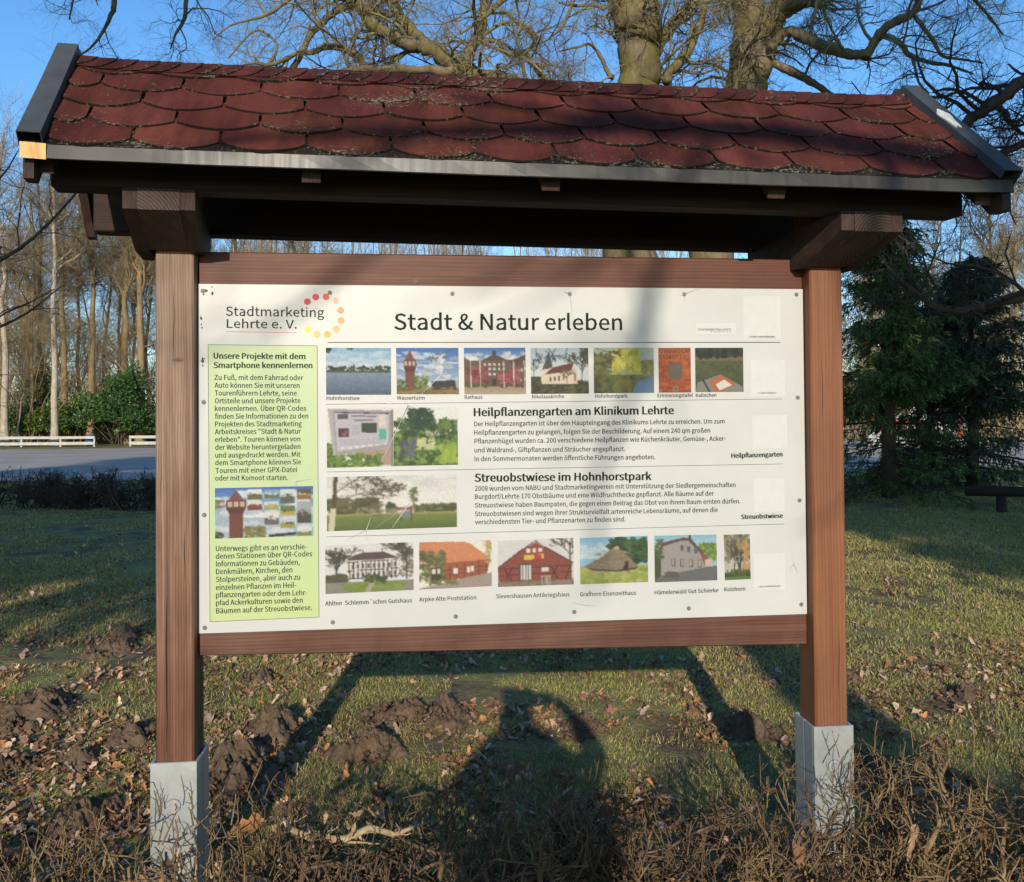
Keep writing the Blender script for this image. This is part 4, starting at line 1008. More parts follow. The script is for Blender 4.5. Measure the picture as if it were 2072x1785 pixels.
# screws, cracks in the laminate, flaked corners
screw_m = plain('dull_screw', (.16, .16, .15), .5, .4, 0, .2, 200)
for x, z in SCREWS:
    s = Shape(); s.cyl((x, -.0004, z), (0, -1, 0), .0072, .0012, 16); s.cyl((x, -.0016, z), (0, -1, 0), .0052, .0022, 12, .0034)
    s.build('screw', screw_m, panel)
crk_d, crk_l = plain('crack_shadow', (.27, .27, .25), .6), plain('crack_highlight', (.56, .56, .54), .25, .6, 0, .02)
for (cx, cz), ends in CRACKS:
    qd, ql = [], []
    for k, (ex, ez) in enumerate(ends):
        d = np.array([ex - cx, ez - cz]); n_ = np.array([-d[1], d[0]]) / (np.linalg.norm(d) + 1e-9)
        a, b = np.array([cx, cz]), np.array([ex, ez]); w = .0009
        (qd if k % 2 else ql).append([tuple(a + n_ * w), tuple(b + n_ * w * .15), tuple(b - n_ * w * .15), tuple(a - n_ * w)])
    flat('crack', ql, -.0022, crk_l); flat('crack', qd, -.0022, crk_d)
fr = np.random.default_rng(21)
for x, z, n_ in ((-.992, 1.862, 3), (-.985, 1.735, 4), (-.974, 1.968, 2), (-.955, 1.966, 2), (-.72, 1.93, 0)):
    qs = []
    for _ in range(n_):
        cx, cz = x + fr.normal(0, .004), z + fr.normal(0, .012); r_ = fr.uniform(.002, .005)
        qs.append([(cx - r_ * fr.uniform(.4, 1.2) * math.cos(t), cz + r_ * fr.uniform(.5, 1.6) * math.sin(t)) for t in np.arange(7) * 2 * PI / 7])
    if qs: flat('flake_mark', qs, -.0020, plain('flaked_brown', (.10, .075, .05), .9))

# ------------------------------------------------------------------ trees
LIMBS_A=[[(3.094,10.962,1.087,0.612),(3.096,10.956,1.454,0.522),(3.112,10.933,2.758,0.457),(3.121,10.907,4.307,0.424),(3.220,10.869,6.018,0.375),(3.266,10.848,6.996,0.342),(3.246,10.838,7.730,0.342),(3.200,10.833,8.301,0.400),(3.156,10.827,8.954,0.375),(3.097,10.814,10.096,0.285),(3.042,10.793,11.727,0.179),(2.995,10.772,13.358,0.082)],
[(3.488,10.817,7.484,0.106),(3.750,10.782,7.971,0.098),(4.101,10.740,8.335,0.082),(4.468,10.697,8.618,0.065),(4.876,10.647,9.104,0.041)],
[(3.729,10.799,7.074,0.082),(3.746,10.794,7.237,0.082),(4.015,10.762,7.521,0.073),(4.262,10.728,8.049,0.061),(4.336,10.715,8.374,0.053),(4.225,10.721,8.701,0.041)],
[(3.024,10.916,4.389,0.139),(2.825,10.925,5.043,0.130),(2.423,10.955,5.780,0.114),(1.942,10.991,6.599,0.106),(1.107,10.070,6.735,0.083),(0.366,9.645,6.665,0.080),(-0.321,9.515,6.631,0.061),(-1.112,9.297,6.527,0.052),(-1.619,9.151,6.379,0.034)],
[(0.403,9.641,6.665,0.146),(0.222,9.658,6.775,0.135),(-0.233,9.601,7.011,0.119),(-0.461,9.524,7.005,0.107),(-0.706,9.447,7.069,0.089),(-0.941,9.370,7.152,0.085),(-1.094,9.283,7.303,0.077),(-1.244,9.194,7.491,0.062),(-1.599,9.024,7.837,0.034)],
[(-0.233,9.601,7.011,0.097),(-0.448,9.718,7.312,0.087),(-0.638,9.834,7.594,0.084),(-0.735,9.939,7.924,0.078),(-0.838,10.235,8.908,0.045)],
[(-0.678,9.738,7.561,0.058),(-0.855,9.657,7.485,0.058),(-1.064,9.578,7.511,0.061),(-1.248,9.496,7.506,0.064),(-1.380,9.410,7.465,0.060),(-1.532,9.327,7.327,0.052),(-1.660,9.243,7.162,0.049),(-1.807,9.161,6.958,0.045),(-1.910,9.075,6.715,0.044),(-1.998,8.988,6.463,0.044),(-2.113,9.002,6.301,0.037)],
[(-1.099,9.297,6.457,0.049),(-1.126,9.298,6.583,0.049),(-1.187,9.202,6.673,0.049),(-1.411,9.123,6.742,0.048),(-1.619,9.045,6.720,0.044),(-1.782,8.963,6.596,0.037),(-1.956,8.881,6.541,0.033),(-2.167,8.805,6.399,0.030),(-2.340,8.724,6.299,0.026),(-2.491,8.639,6.284,0.016),(-2.696,8.561,6.205,0.010)],
[(-2.340,8.724,6.299,0.020),(-2.259,8.813,6.473,0.020),(-2.249,8.910,6.663,0.018),(-2.366,9.020,6.830,0.017),(-2.500,9.032,6.899,0.017),(-2.634,9.047,6.846,0.014),(-2.790,9.066,6.678,0.012),(-2.925,9.082,6.524,0.010)],
[(0.301,9.651,6.687,0.095),(0.444,9.931,7.145,0.089),(0.608,10.108,7.557,0.079),(0.677,10.293,8.087,0.065),(0.782,10.570,8.942,0.039)],
[(1.742,11.004,7.089,0.061),(1.657,10.811,7.131,0.056),(1.449,10.629,7.289,0.051),(1.304,10.542,7.382,0.043),(1.075,10.466,7.309,0.035),(0.881,10.383,7.477,0.031),(0.697,10.301,7.472,0.027),(0.514,10.222,7.352,0.015)],
[(1.336,10.538,7.397,0.035),(1.464,10.423,7.462,0.031),(1.421,10.325,7.589,0.027),(1.195,10.246,7.714,0.027),(1.020,10.261,7.869,0.023),(0.745,10.190,7.831,0.019)],
[(2.837,10.889,7.179,0.049),(2.773,10.895,7.245,0.041),(2.636,10.904,7.531,0.033),(2.475,10.917,7.736,0.024),(2.272,10.939,7.697,0.020),(1.947,10.974,7.618,0.012)],
[(2.722,10.883,8.305,0.033),(2.520,10.902,8.388,0.029),(2.236,10.932,8.374,0.024),(1.952,10.960,8.433,0.016)],
[(3.112,10.817,9.851,0.139),(2.367,10.501,9.302,0.111),(1.675,10.181,8.617,0.085),(1.105,9.947,8.085,0.056),(0.676,9.798,7.617,0.033),(0.266,9.746,7.279,0.015)],
[(3.139,10.806,10.340,0.122),(2.464,11.373,10.660,0.110),(1.514,11.975,10.633,0.087),(0.398,12.500,10.166,0.067),(-0.230,12.774,9.647,0.045),(-0.505,12.910,9.244,0.027)],
[(2.982,10.809,11.156,0.114),(3.780,11.135,10.755,0.101),(4.541,11.371,10.000,0.073),(5.034,11.530,9.417,0.052),(5.327,11.610,8.857,0.026)],
[(2.507,10.583,9.518,0.056),(2.188,10.429,8.696,0.047),(2.089,10.347,8.175,0.035),(1.915,10.271,7.740,0.023),(1.683,10.299,7.509,0.012)],
[(-1.244,9.194,7.491,0.042),(-1.600,9.029,7.565,0.034),(-1.978,8.871,7.331,0.027),(-2.343,8.713,6.970,0.020),(-2.780,8.661,6.795,0.013),(-3.016,8.589,6.556,0.008)]]
LIMBS_B=[[(4.674,11.805,1.044,0.612),(4.693,11.797,1.437,0.489),(4.707,11.781,2.310,0.402),(4.754,11.740,4.494,0.376),(5.121,11.673,6.325,0.367),(5.388,11.629,7.284,0.367),(5.478,11.610,7.895,0.349),(5.498,11.599,8.419,0.288),(5.423,11.598,8.943,0.262),(5.377,11.586,9.992,0.218),(5.343,11.564,11.565,0.140),(5.267,11.540,13.487,0.066)],
[(5.581,11.604,7.632,0.227),(5.802,11.571,8.242,0.192),(5.978,11.544,8.765,0.175),(6.129,11.521,9.200,0.157),(6.421,11.474,10.246,0.114),(6.734,11.417,11.729,0.061)],
[(5.681,11.186,7.935,0.085),(5.851,10.965,8.106,0.084),(6.028,10.748,7.947,0.091),(6.166,10.536,7.741,0.090),(6.424,10.312,7.505,0.084),(6.595,10.096,7.361,0.079),(6.771,9.977,7.341,0.079)],
[(6.732,9.982,7.278,0.079),(6.834,9.969,7.466,0.071),(6.938,9.854,7.639,0.070),(7.078,9.738,7.740,0.066),(7.291,9.614,7.814,0.062),(7.391,9.601,7.998,0.058),(7.427,9.489,8.444,0.038)],
[(6.858,9.966,7.481,0.043),(6.977,9.852,7.569,0.043),(7.153,9.735,7.414,0.043),(7.264,9.627,7.176,0.038),(7.502,9.505,7.025,0.034),(7.774,9.378,6.920,0.023),(8.047,9.252,6.756,0.015)],
[(7.344,9.609,7.775,0.035),(7.422,9.504,7.544,0.034),(7.512,9.398,7.300,0.030),(7.578,9.295,7.037,0.026),(7.799,9.174,6.940,0.019),(8.066,9.047,6.837,0.011)],
[(7.310,9.623,7.130,0.023),(7.281,9.529,6.919,0.019),(7.283,9.433,6.666,0.019),(7.432,9.420,6.498,0.011)],
[(5.843,11.573,7.848,0.079),(6.145,11.246,7.514,0.073),(6.354,11.126,7.335,0.064),(6.576,11.006,7.116,0.051),(6.878,10.779,6.795,0.033)],
[(6.022,11.539,8.764,0.131),(6.151,11.226,8.686,0.120),(6.359,11.002,8.773,0.093),(6.594,10.672,9.034,0.058)],
[(6.553,11.456,10.507,0.105),(7.131,11.002,10.008,0.085),(7.747,10.548,9.274,0.062),(8.380,10.191,8.700,0.040),(8.795,10.056,8.162,0.024),(9.044,9.937,7.713,0.012)],
[(5.344,11.559,11.827,0.105),(4.613,11.053,10.497,0.084),(4.147,10.718,9.354,0.061),(4.000,10.546,8.520,0.040),(4.045,10.451,7.910,0.024),(3.923,10.471,7.433,0.012)],
[(6.734,11.417,11.729,0.061),(7.758,11.619,11.391,0.071),(8.995,11.803,10.758,0.055),(10.025,11.908,10.133,0.037),(10.894,12.028,9.584,0.023)],
[(5.186,10.843,7.474,0.050),(4.946,10.670,7.228,0.041),(4.848,10.684,7.025,0.041),(4.782,10.694,6.822,0.033)]]
LIMBS_C=[[(8.953,7.355,0.208,0.384),(8.895,7.345,1.169,0.320),(8.838,7.330,2.451,0.288),(8.816,7.306,4.052,0.256),(8.791,7.288,5.334,0.211),(8.864,7.254,6.934,0.160),(8.939,7.215,8.856,0.064)],
[(8.820,7.293,4.821,0.128),(8.281,7.341,5.305,0.109),(7.838,7.380,5.725,0.096),(7.469,7.415,5.882,0.086),(7.219,7.444,5.704,0.080),(6.983,7.471,5.546,0.077),(6.740,7.499,5.368,0.070),(6.464,7.532,5.095,0.058),(6.239,7.559,4.840,0.045),(5.982,7.593,4.394,0.029),(5.726,7.624,4.140,0.016)],
[(8.817,7.303,4.244,0.109),(8.215,7.355,4.825,0.083),(7.707,7.403,5.118,0.064),(7.464,7.429,5.087,0.054),(7.170,7.461,4.949,0.045),(6.909,7.490,4.835,0.029),(6.620,7.524,4.581,0.016)],
[(8.812,7.318,3.348,0.128),(8.142,7.390,3.160,0.096),(7.453,7.462,3.102,0.077),(7.089,7.501,3.027,0.064),(6.674,7.546,2.928,0.051),(6.356,7.578,2.969,0.042),(6.039,7.607,3.176,0.032),(5.722,7.635,3.467,0.019)],
[(8.793,7.282,5.654,0.077),(8.285,7.329,5.978,0.058),(7.903,7.368,6.045,0.038),(7.470,7.414,5.984,0.019),(7.266,7.432,6.114,0.013)],
[(6.983,7.471,5.571,0.026),(6.754,7.492,5.720,0.022),(6.500,7.517,5.799,0.019),(6.296,7.539,5.762,0.013)]]
LIMBS_D=[[(-6.220,5.899,0.669,0.140),(-6.121,5.874,1.600,0.126),(-6.022,5.845,2.764,0.116),(-5.921,5.811,4.161,0.103),(-5.821,5.778,5.558,0.084),(-5.766,5.749,6.955,0.047)],
[(-6.000,5.845,2.578,0.061),(-5.188,5.758,2.758,0.047),(-4.538,5.687,2.986,0.037),(-4.259,5.657,3.096,0.030),(-4.026,5.630,3.238,0.026),(-3.793,5.603,3.446,0.021),(-3.560,5.575,3.701,0.016),(-3.420,5.557,3.909,0.012),(-3.326,5.545,4.048,0.007)],
[(-6.003,5.855,2.019,0.051),(-5.191,5.768,2.199,0.037),(-4.541,5.699,2.334,0.028),(-4.263,5.668,2.462,0.021),(-3.984,5.636,2.609,0.016),(-3.751,5.609,2.794,0.012),(-3.565,5.588,2.932,0.007)],
[(-4.541,5.699,2.334,0.019),(-4.262,5.666,2.564,0.014),(-3.983,5.635,2.693,0.012),(-3.751,5.609,2.817,0.009)],
[(-5.997,5.836,3.137,0.047),(-5.185,5.749,3.317,0.033),(-4.627,5.687,3.592,0.021),(-4.254,5.644,3.869,0.014),(-4.067,5.620,4.147,0.007)]]
LIMBS_E=[[(-9.249,11.249,0.114,0.227),(-9.154,11.183,3.520,0.197),(-9.061,11.124,6.547,0.174),(-8.893,11.057,9.574,0.151),(-8.507,10.990,11.237,0.136),(-7.300,10.860,11.530,0.121),(-5.947,10.728,11.066,0.106),(-4.896,10.628,10.528,0.083),(-4.219,10.562,10.296,0.068),(-3.468,10.488,10.063,0.038)],
[(-4.858,10.625,10.490,0.098),(-4.902,10.645,9.544,0.076),(-4.944,10.664,8.636,0.053),(-4.971,10.677,8.030,0.042),(-5.025,10.686,7.804,0.034),(-5.177,10.707,7.502,0.023),(-5.329,10.726,7.314,0.017),(-5.480,10.743,7.201,0.011)],
[(-4.069,10.547,10.257,0.061),(-3.878,10.542,9.385,0.053),(-3.868,10.553,8.628,0.045),(-3.879,10.564,8.022,0.034),(-3.918,10.573,7.720,0.030),(-4.047,10.590,7.493,0.019),(-4.124,10.602,7.267,0.011)],
[(-3.543,10.495,10.101,0.038),(-3.172,10.472,9.152,0.030),(-2.950,10.461,8.469,0.026),(-2.802,10.453,8.014,0.019),(-2.615,10.439,7.710,0.011)],
[(-5.947,10.728,11.066,0.068),(-5.878,10.740,9.930,0.045),(-5.733,10.741,8.944,0.034),(-5.587,10.737,8.262,0.023),(-5.665,10.753,7.733,0.011)]]
MOLEHILLS=[(-2.357,2.028,0.206),(-2.343,1.752,0.091),(-2.392,3.302,0.144),(-2.474,3.130,0.094),(-2.420,3.680,0.142),(-1.725,1.576,0.148),(-2.124,1.269,0.096),(-1.051,1.639,0.166),(-1.111,1.067,0.203),(-0.474,1.754,0.153),(-0.212,1.699,0.165),(-0.558,1.265,0.158),(0.487,1.435,0.119),(1.295,1.300,0.149),(-1.301,2.504,0.098),(2.203,2.093,0.091),(-1.624,0.735,0.130),(1.614,0.736,0.112),(2.715,1.689,0.114),(-1.869,1.266,0.094)]
WOOD=[(-28.27,57.41,0.249,'pale'),(-28.03,58.39,0.068,'sap'),(-27.96,62.41,0.217,'dark'),(-24.97,57.07,0.232,'pale'),(-26.10,61.21,0.266,'brown'),(-27.00,66.33,0.173,'brown'),(-25.53,63.16,0.147,'fork'),(-23.77,59.96,0.262,'brown'),(-28.29,75.51,0.175,'dark'),(-25.37,70.18,0.183,'brown'),(-21.93,61.78,0.307,'lean'),(-22.87,65.90,0.154,'dark'),(-20.26,59.60,0.315,'brown'),(-22.21,67.84,0.158,'dark'),(-34.98,76.20,0.197,'brown'),(-31.52,60.76,0.245,'brown'),(-19.92,65.60,0.269,'brown'),(-16.76,61.25,0.253,'brown'),(-15.14,65.10,0.269,'brown'),(-11.55,60.71,0.253,'brown'),(-9.68,66.55,0.238,'brown'),(41.54,63.27,0.245,'brown'),(43.74,59.02,0.231,'brown'),(41.47,53.23,0.210,'brown'),(46.48,56.73,0.224,'brown'),(37.31,65.72,0.252,'brown')]

def bark_mat(name, c0, c1, c2, moss, scale=9):
    m = Mat(name, .85, .15)
    co = m.coords((1, 1, .35)); n = m.noise(co, scale, 6, .65, .4); n2 = m.noise(m.coords(), 2.2, 4, .6)
    c = m.ramp(n, [(.3, c0), (.5, c1), (.7, c2)])
    if moss is not None: c = m.mix(m.ramp(n2, [(.42, (0, 0, 0)), (.62, (.75, .75, .75))]), c, moss)
    m.base(c); m.bump(n, .6, .03); return m.m
bark_oak = bark_mat('oak_bark_mossy', (.075, .055, .036), (.16, .125, .080), (.25, .20, .135), (.17, .145, .040))
bark_pale = bark_mat('pale_bark', (.24, .195, .145), (.36, .30, .225), (.46, .38, .29), None)
bark_brown = bark_mat('brown_bark', (.12, .085, .048), (.22, .155, .085), (.30, .215, .125), (.25, .185, .07))
bark_dark = bark_mat('dark_bark', (.045, .034, .026), (.085, .062, .045), (.13, .095, .066), None)
twig_oak = bark_mat('oak_twigs', (.11, .092, .066), (.20, .168, .12), (.29, .25, .17), (.24, .21, .065), 3)
twig_far = bark_mat('far_twigs', (.13, .10, .065), (.22, .17, .105), (.30, .235, .145), (.27, .205, .08), 2)
twig_dark = bark_mat('dark_twigs', (.030, .026, .022), (.055, .046, .038), (.085, .07, .055), None, 3)
leaf_green = tint_mat('evergreen_leaves', .45, .35, .12, .25)
needle = tint_mat('needles', .6, .25, .05, .25)

def gnarled_tree(name, limbs, label, group, tm, wm, seed, lev, knob=.06, sides=12):
    rng = np.random.default_rng(seed)
    root = np.array(limbs[0][0][:3])
    base = np.array([root[0], root[1], 0.0])
    first = list(limbs[0])
    if root[2] > .2: first = [(root[0], root[1], -.15, limbs[0][0][3] * 1.35), (root[0], root[1], .25, limbs[0][0][3] * 1.15)] + first
    limbs = [first] + list(limbs[1:])
    t = thing(name, label, 'tree', tuple(base), group)
    thick, chains = [], []
    for l in limbs:
        l = [(p[0] - base[0], p[1] - base[1], p[2] - base[2], p[3]) for p in l]
        P, R = smooth_chain(l, 6, rng, knob if max(p[3] for p in l) < .14 else .018)
        thick.append(tubes(P, R, sides if R.max() > .12 else 9)); chains.append((P, R))
    V, Fq = merge(thick)
    mesh('trunk', V, Fq, tm, t, smooth=True)
    parts = []
    br = []
    for P, R in chains:
        hi = P[0, :, 2] > lev.get('zmin', 2.5)
        if hi.sum() < 4: continue
        P, R = P[:, hi], R[:, hi]
        L = np.linalg.norm(np.diff(P[0], axis=0), axis=1).sum()
        n = max(2, int(L * lev['d1']))
        br.append(sprout(rng, P, R, n, lev['l1'], (35, 85), 7, .30, lev['trop'], .42, .08, .25, lev.get('rmax', .035)))
    C1 = (np.concatenate([b[0] for b in br]), np.concatenate([b[1] for b in br]))
    parts.append(tubes(*C1, 5))
    C2 = sprout(rng, *C1, lev['n2'], lev['l2'], (30, 80), 6, .34, lev['trop'], .6, .15, .3, .014); parts.append(tubes(*C2, 4))
    C3 = sprout(rng, *C2, lev['n3'], lev['l3'], (25, 75), 5, .34, lev['trop'], .62, .1, .35, .008); parts.append(tubes(*C3, 3))
    if lev.get('n4'):
        C4 = sprout(rng, *C3, lev['n4'], lev['l4'], (25, 70), 3, .3, lev['trop'], .75, .2, .5, .0048); parts.append(tubes(*C4, 3))
    V, Fq = merge(parts)
    mesh('crown', V, Fq, wm, t, smooth=True)
    return t
LEV = dict(d1=3.4, l1=1.5, n2=7, l2=.75, n3=7, l3=.38, n4=3, l4=.17, trop=(0, 0, .12), zmin=3.2)
gnarled_tree('oak_tree', LIMBS_A, 'old bare oak whose mossy bough and forked limbs spread left above the roof', 'bare oaks behind the board', bark_oak, twig_oak, 31, LEV)
gnarled_tree('oak_tree', LIMBS_B, 'bare oak with twin forked trunk and an elbowed limb bending right above the roof', 'bare oaks behind the board', bark_oak, twig_oak, 32, LEV)
gnarled_tree('oak_tree', LIMBS_C, 'bare tree whose dark limbs reach in from the right edge past the roof end', 'bare oaks behind the board', bark_dark, twig_dark, 33, dict(LEV, zmin=2.2))
gnarled_tree('overhanging_tree', LIMBS_D[:1] + [[(*p[:3], p[3] * .62) for p in l] for l in LIMBS_D[1:]], 'bare tree whose thin dark drooping branches cross the left edge below the eaves', None, bark_dark, twig_dark, 34, dict(d1=4.0, l1=1.1, n2=6, l2=.6, n3=6, l3=.32, n4=0, trop=(.1, 0, -.05), zmin=1.6, rmax=.014))
gnarled_tree('bare_tree', LIMBS_E, 'bare tree with hanging twigs against the sky above the left roof end', None, bark_oak, twig_oak, 35, dict(LEV, d1=2.6, zmin=6.0))

# the sunlit wood beyond the road: a few trees built once, then copied
def wood_tree(seed, H, r0, fork, lean=0.0, crown=True):
    rng = np.random.default_rng(seed)
    k = 14
    z = np.linspace(0, H, k)
    P = np.stack([lean * np.sin(z / H * 2.2) * 2.2 + np.cumsum(rng.normal(0, .17, k)) * (z / H) ** .6, np.cumsum(rng.normal(0, .17, k)) * (z / H) ** .6, z], -1)[None]
    R = (r0 * (1 - .82 * (z / H) ** 1.1) * (1 + .35 * np.exp(-z / .6)))[None]
    th = [tubes(P, R, 10)]
    n = 15
    hi = slice(int(k * fork), k)
    C0 = sprout(rng, P[:, hi], R[:, hi], n, H * .30, (18, 68), 8, .20, (0, 0, .6), .55, .0, .2)
    th.append(tubes(*C0, 6))
    C0b = sprout(rng, P[:, 2:11], R[:, 2:11], 16, 2.6, (45, 95), 6, .25, (0, 0, .5), .22, .0, .2)
    C0 = (np.concatenate([C0[0][:, :6], C0b[0]]), np.concatenate([C0[1][:, :6], C0b[1]]))
    C1 = sprout(rng, *C0, 11, 2.4, (25, 75), 6, .22, (0, 0, .5), .5, .15, .25, .05)
    C2 = sprout(rng, *C1, 9, 1.1, (25, 75), 4, .25, (0, 0, .3), .6, .1, .4, .022)
    C3 = sprout(rng, *C2, 3, .55, (25, 70), 3, .25, (0, 0, .2), .7, .2, .5, .012)
    return merge(th), merge([tubes(*C0b, 4), tubes(*C1, 4), tubes(*C2, 3), tubes(*C3, 3)])
PROTO = {}
for kind, args, bm_ in (('pale', (51, 21, .24, .5), bark_pale), ('brown', (52, 22, .26, .42), bark_brown), ('dark', (53, 20, .17, .45), bark_dark),
                        ('brown2', (55, 20, .26, .36), bark_brown), ('lean', (54, 19, .30, .5, .55), bark_brown), ('sap', (56, 9, .07, .25), bark_pale), ('fork', (57, 8, .15, .12), bark_brown)):
    (Vt, Ft), (Vc, Fc) = wood_tree(*args)
    PROTO[kind] = (mesh_data('trunk', Vt, Ft, bm_, smooth=True), mesh_data('crown', Vc, Fc, twig_far, smooth=True), args[2])
WL = ['pale thick straight trunk at the left edge, standing right behind the white fence', 'thin yellow sapling just right of the pale trunk at the left edge', 'dark slim trunk in the wood between the pale trunks',
      'pale straight trunk behind the white fence, second pale trunk from the left edge', 'brown trunk close behind the second pale trunk', 'slim brown trunk behind the forked sapling', 'low forked sapling above the green bushes near the blue bin',
      'tall brown trunk right above the blue bin', 'dark slender trunk deep in the wood right of the blue bin', 'slender brown trunk deep in the wood left of the leaning trunk', 'leaning curved brown trunk above the round green bush',
      'thin dark trunk between the leaning trunk and the thick one beside the post', 'thick brown trunk with many side twigs just left of the left post', 'thin dark trunk touching the left edge of the left post', 'brown trunk deep in the wood behind the pale trunks']
for i, (x, y, r_, kind) in enumerate(WOOD):
    pk = 'brown2' if kind == 'brown' and i % 2 else kind
    mt, mc, rr = PROTO[pk]
    lab = WL[i] if i < len(WL) else ('tree of the bare wood hidden behind the board' if x < 30 else 'tall bare tree of the wood behind the conifers')
    t = thing('bare_tree', lab, 'tree', (x, y, 0), 'trees of the wood beyond the road')
    s_ = r_ / rr
    t.rotation_euler.z = i * 2.39
    for me_ in (mt, mc):
        o = bpy.data.objects.new(me_.name, me_); COL.objects.link(o); o.parent = t
        o.scale = (s_, s_, 1.0) if me_ is mt else (1, 1, 1)
# the deeper wood reads as one mass of stems and twigs
rng = np.random.default_rng(61)
parts_t, parts_c = [], []
lowp = []
for sd in range(3):
    rr = np.random.default_rng(70 + sd)
    P = walk(rr, np.zeros((1, 3)), np.array([[0, 0, 1.]]), np.array([19.]), 9, .05, (0, 0, .3)); R = np.linspace(.17, .03, 9)[None]
    C0 = sprout(rr, P[:, 2:], R[:, 2:], 14, 5.5, (25, 65), 6, .18, (0, 0, .6), .5, 0, .25)
    C1 = sprout(rr, *C0, 8, 2.2, (25, 70), 4, .25, (0, 0, .4), .55, .1, .4, .05)
    C2 = sprout(rr, *C1, 6, 1.1, (25, 70), 3, .25, (0, 0, .2), .7, .1, .5, .03)
    lowp.append(merge([tubes(P, R, 6), tubes(*C0, 4), tubes(*C1, 3), tubes(*C2, 3)]))
for i in range(270):
    az = rng.uniform(-.62, .62) + .1
    D = rng.uniform(68, 125)
    hs_ = rng.uniform(.75, 1.12)
    if -.25 < az < .30: hs_ *= 1.2; D = 74 + (D - 68) * .5
    if az > .30: hs_ *= .85
    if az < -.2 and rng.random() < .45: continue
    V, Fq = lowp[i % 3]
    a = rng.uniform(0, 6.28); c_, s__ = math.cos(a), math.sin(a)
    V = np.stack([V[:, 0] * c_ - V[:, 1] * s__, V[:, 0] * s__ + V[:, 1] * c_, V[:, 2] * hs_], -1)
    parts_c.append((V + np.array([CAM[0] + D * math.sin(az), CAM[1] + D * math.cos(az), 0]), Fq))
V, Fq = merge(parts_c)
tag(mesh('wood', V, Fq, twig_far), 'mass of bare stems and twigs of the deeper wood beyond the road', 'wood', None, 'stuff')
# undergrowth twigs at its foot
n = 1300
az = rng.uniform(-.56, -.20, n); D = rng.uniform(68, 96, n)
az2 = rng.uniform(.2, .66, 900); D2 = rng.uniform(58, 90, 900)
az, D = np.concatenate([az, az2]), np.concatenate([D, D2]); n = len(az)
S = np.stack([CAM[0] + D * np.sin(az), CAM[1] + D * np.cos(az), 0 * D], -1)
dr = np.stack([rng.normal(0, .35, n), rng.normal(0, .35, n), np.ones(n)], -1)
C0 = walk(rng, S, dr, rng.uniform(2.5, 8.5, n), 6, .14, (0, 0, .2)); R0 = np.linspace(.035, .012, 6)[None] * rng.uniform(.6, 1.3, (n, 1))
C1 = sprout(rng, C0, R0, 7, 1.5, (25, 75), 4, .25, (0, 0, .1), .6, .1, .5)
V, Fq = merge([tubes(C0, R0, 4), tubes(*C1, 3)])
tag(mesh('undergrowth', V, Fq, twig_far), 'brown tangle of shrub stems between the trunks of the wood', 'undergrowth', None, 'stuff')

# evergreen bushes at the foot of the wood
def leaf_cloud(rng, n, ctr, rad, size, droop=.3):
    """leaf quads spread through lumpy ellipsoids; returns verts, quads, tint"""
    d = unit(rng.standard_normal((n, 3))); d[:, 2] = np.abs(d[:, 2]) * 1.0 - .12
    r_ = rng.random(n) ** .30
    lump = 1 + .22 * np.sin(d[:, 0] * 5 + ctr[0]) + .20 * np.sin(d[:, 1] * 6 + ctr[1]) + .20 * np.sin(d[:, 2] * 7 + d[:, 0] * 4) + .10 * np.sin(d[:, 0] * 17 + d[:, 2] * 13) + rng.normal(0, .06, n)
    p = np.array(ctr) + d * np.array(rad) * (r_ * lump)[:, None]
    ax = unit(d + rng.normal(0, .7, (n, 3)) - np.array([0, 0, droop])); b = unit(np.cross(ax, rng.standard_normal((n, 3))))
    L = size * rng.uniform(.6, 1.4, n)[:, None]; w = L * .34
    V = np.stack([p, p + ax * L * .5 + b * w, p + ax * L, p + ax * L * .5 - b * w], 1).reshape(-1, 3)
    Fq = np.arange(n * 4).reshape(n, 4)
    return V, Fq
def bush(label, px, lumps, size, n, c, group='evergreen bushes at the edge of the wood', name='evergreen_bush', cat='bush', seed=0):
    rng = np.random.default_rng(seed)
    V, Fq, T, off = [], [], [], 0
    for ctr, rad in lumps:
        v, f = leaf_cloud(rng, int(n), ctr, rad, size)
        V.append(v); Fq.append(f + off); off += len(v)
        t = np.array(c)[None] * rng.uniform(.55, 1.5, (int(n), 1)) * np.array([1, 1, 1]) * rng.uniform(.9, 1.1, (int(n), 3))
        T.append(np.repeat(t, 4, 0))
    t = thing(name, label, cat, (px[0], px[1], 0), group)
    mesh('foliage', np.concatenate(V), np.concatenate(Fq), leaf_green, t, np.concatenate(T))
    rs_ = np.random.default_rng(seed + 1)
    S = np.tile([[0, 0, 0.]], (9, 1)) + rs_.normal(0, .15, (9, 3)) * [1, 1, 0]
    C = walk(rs_, S, np.stack([rs_.normal(0, .5, 9), rs_.normal(0, .5, 9), np.ones(9)], -1), np.full(9, lumps[0][1][2] * 1.1), 5, .15, (0, 0, .1))
    v, f = tubes(C, np.tile(np.linspace(.04, .012, 5), (9, 1)), 5); mesh('stem', v, f, bark_dark, t)
    return t
def at(xpx, D):
    """a point on the ground along a picture column, D metres away"""
    d = _f + (xpx - 1036) / F_PX * _r
    return CAM + d * D
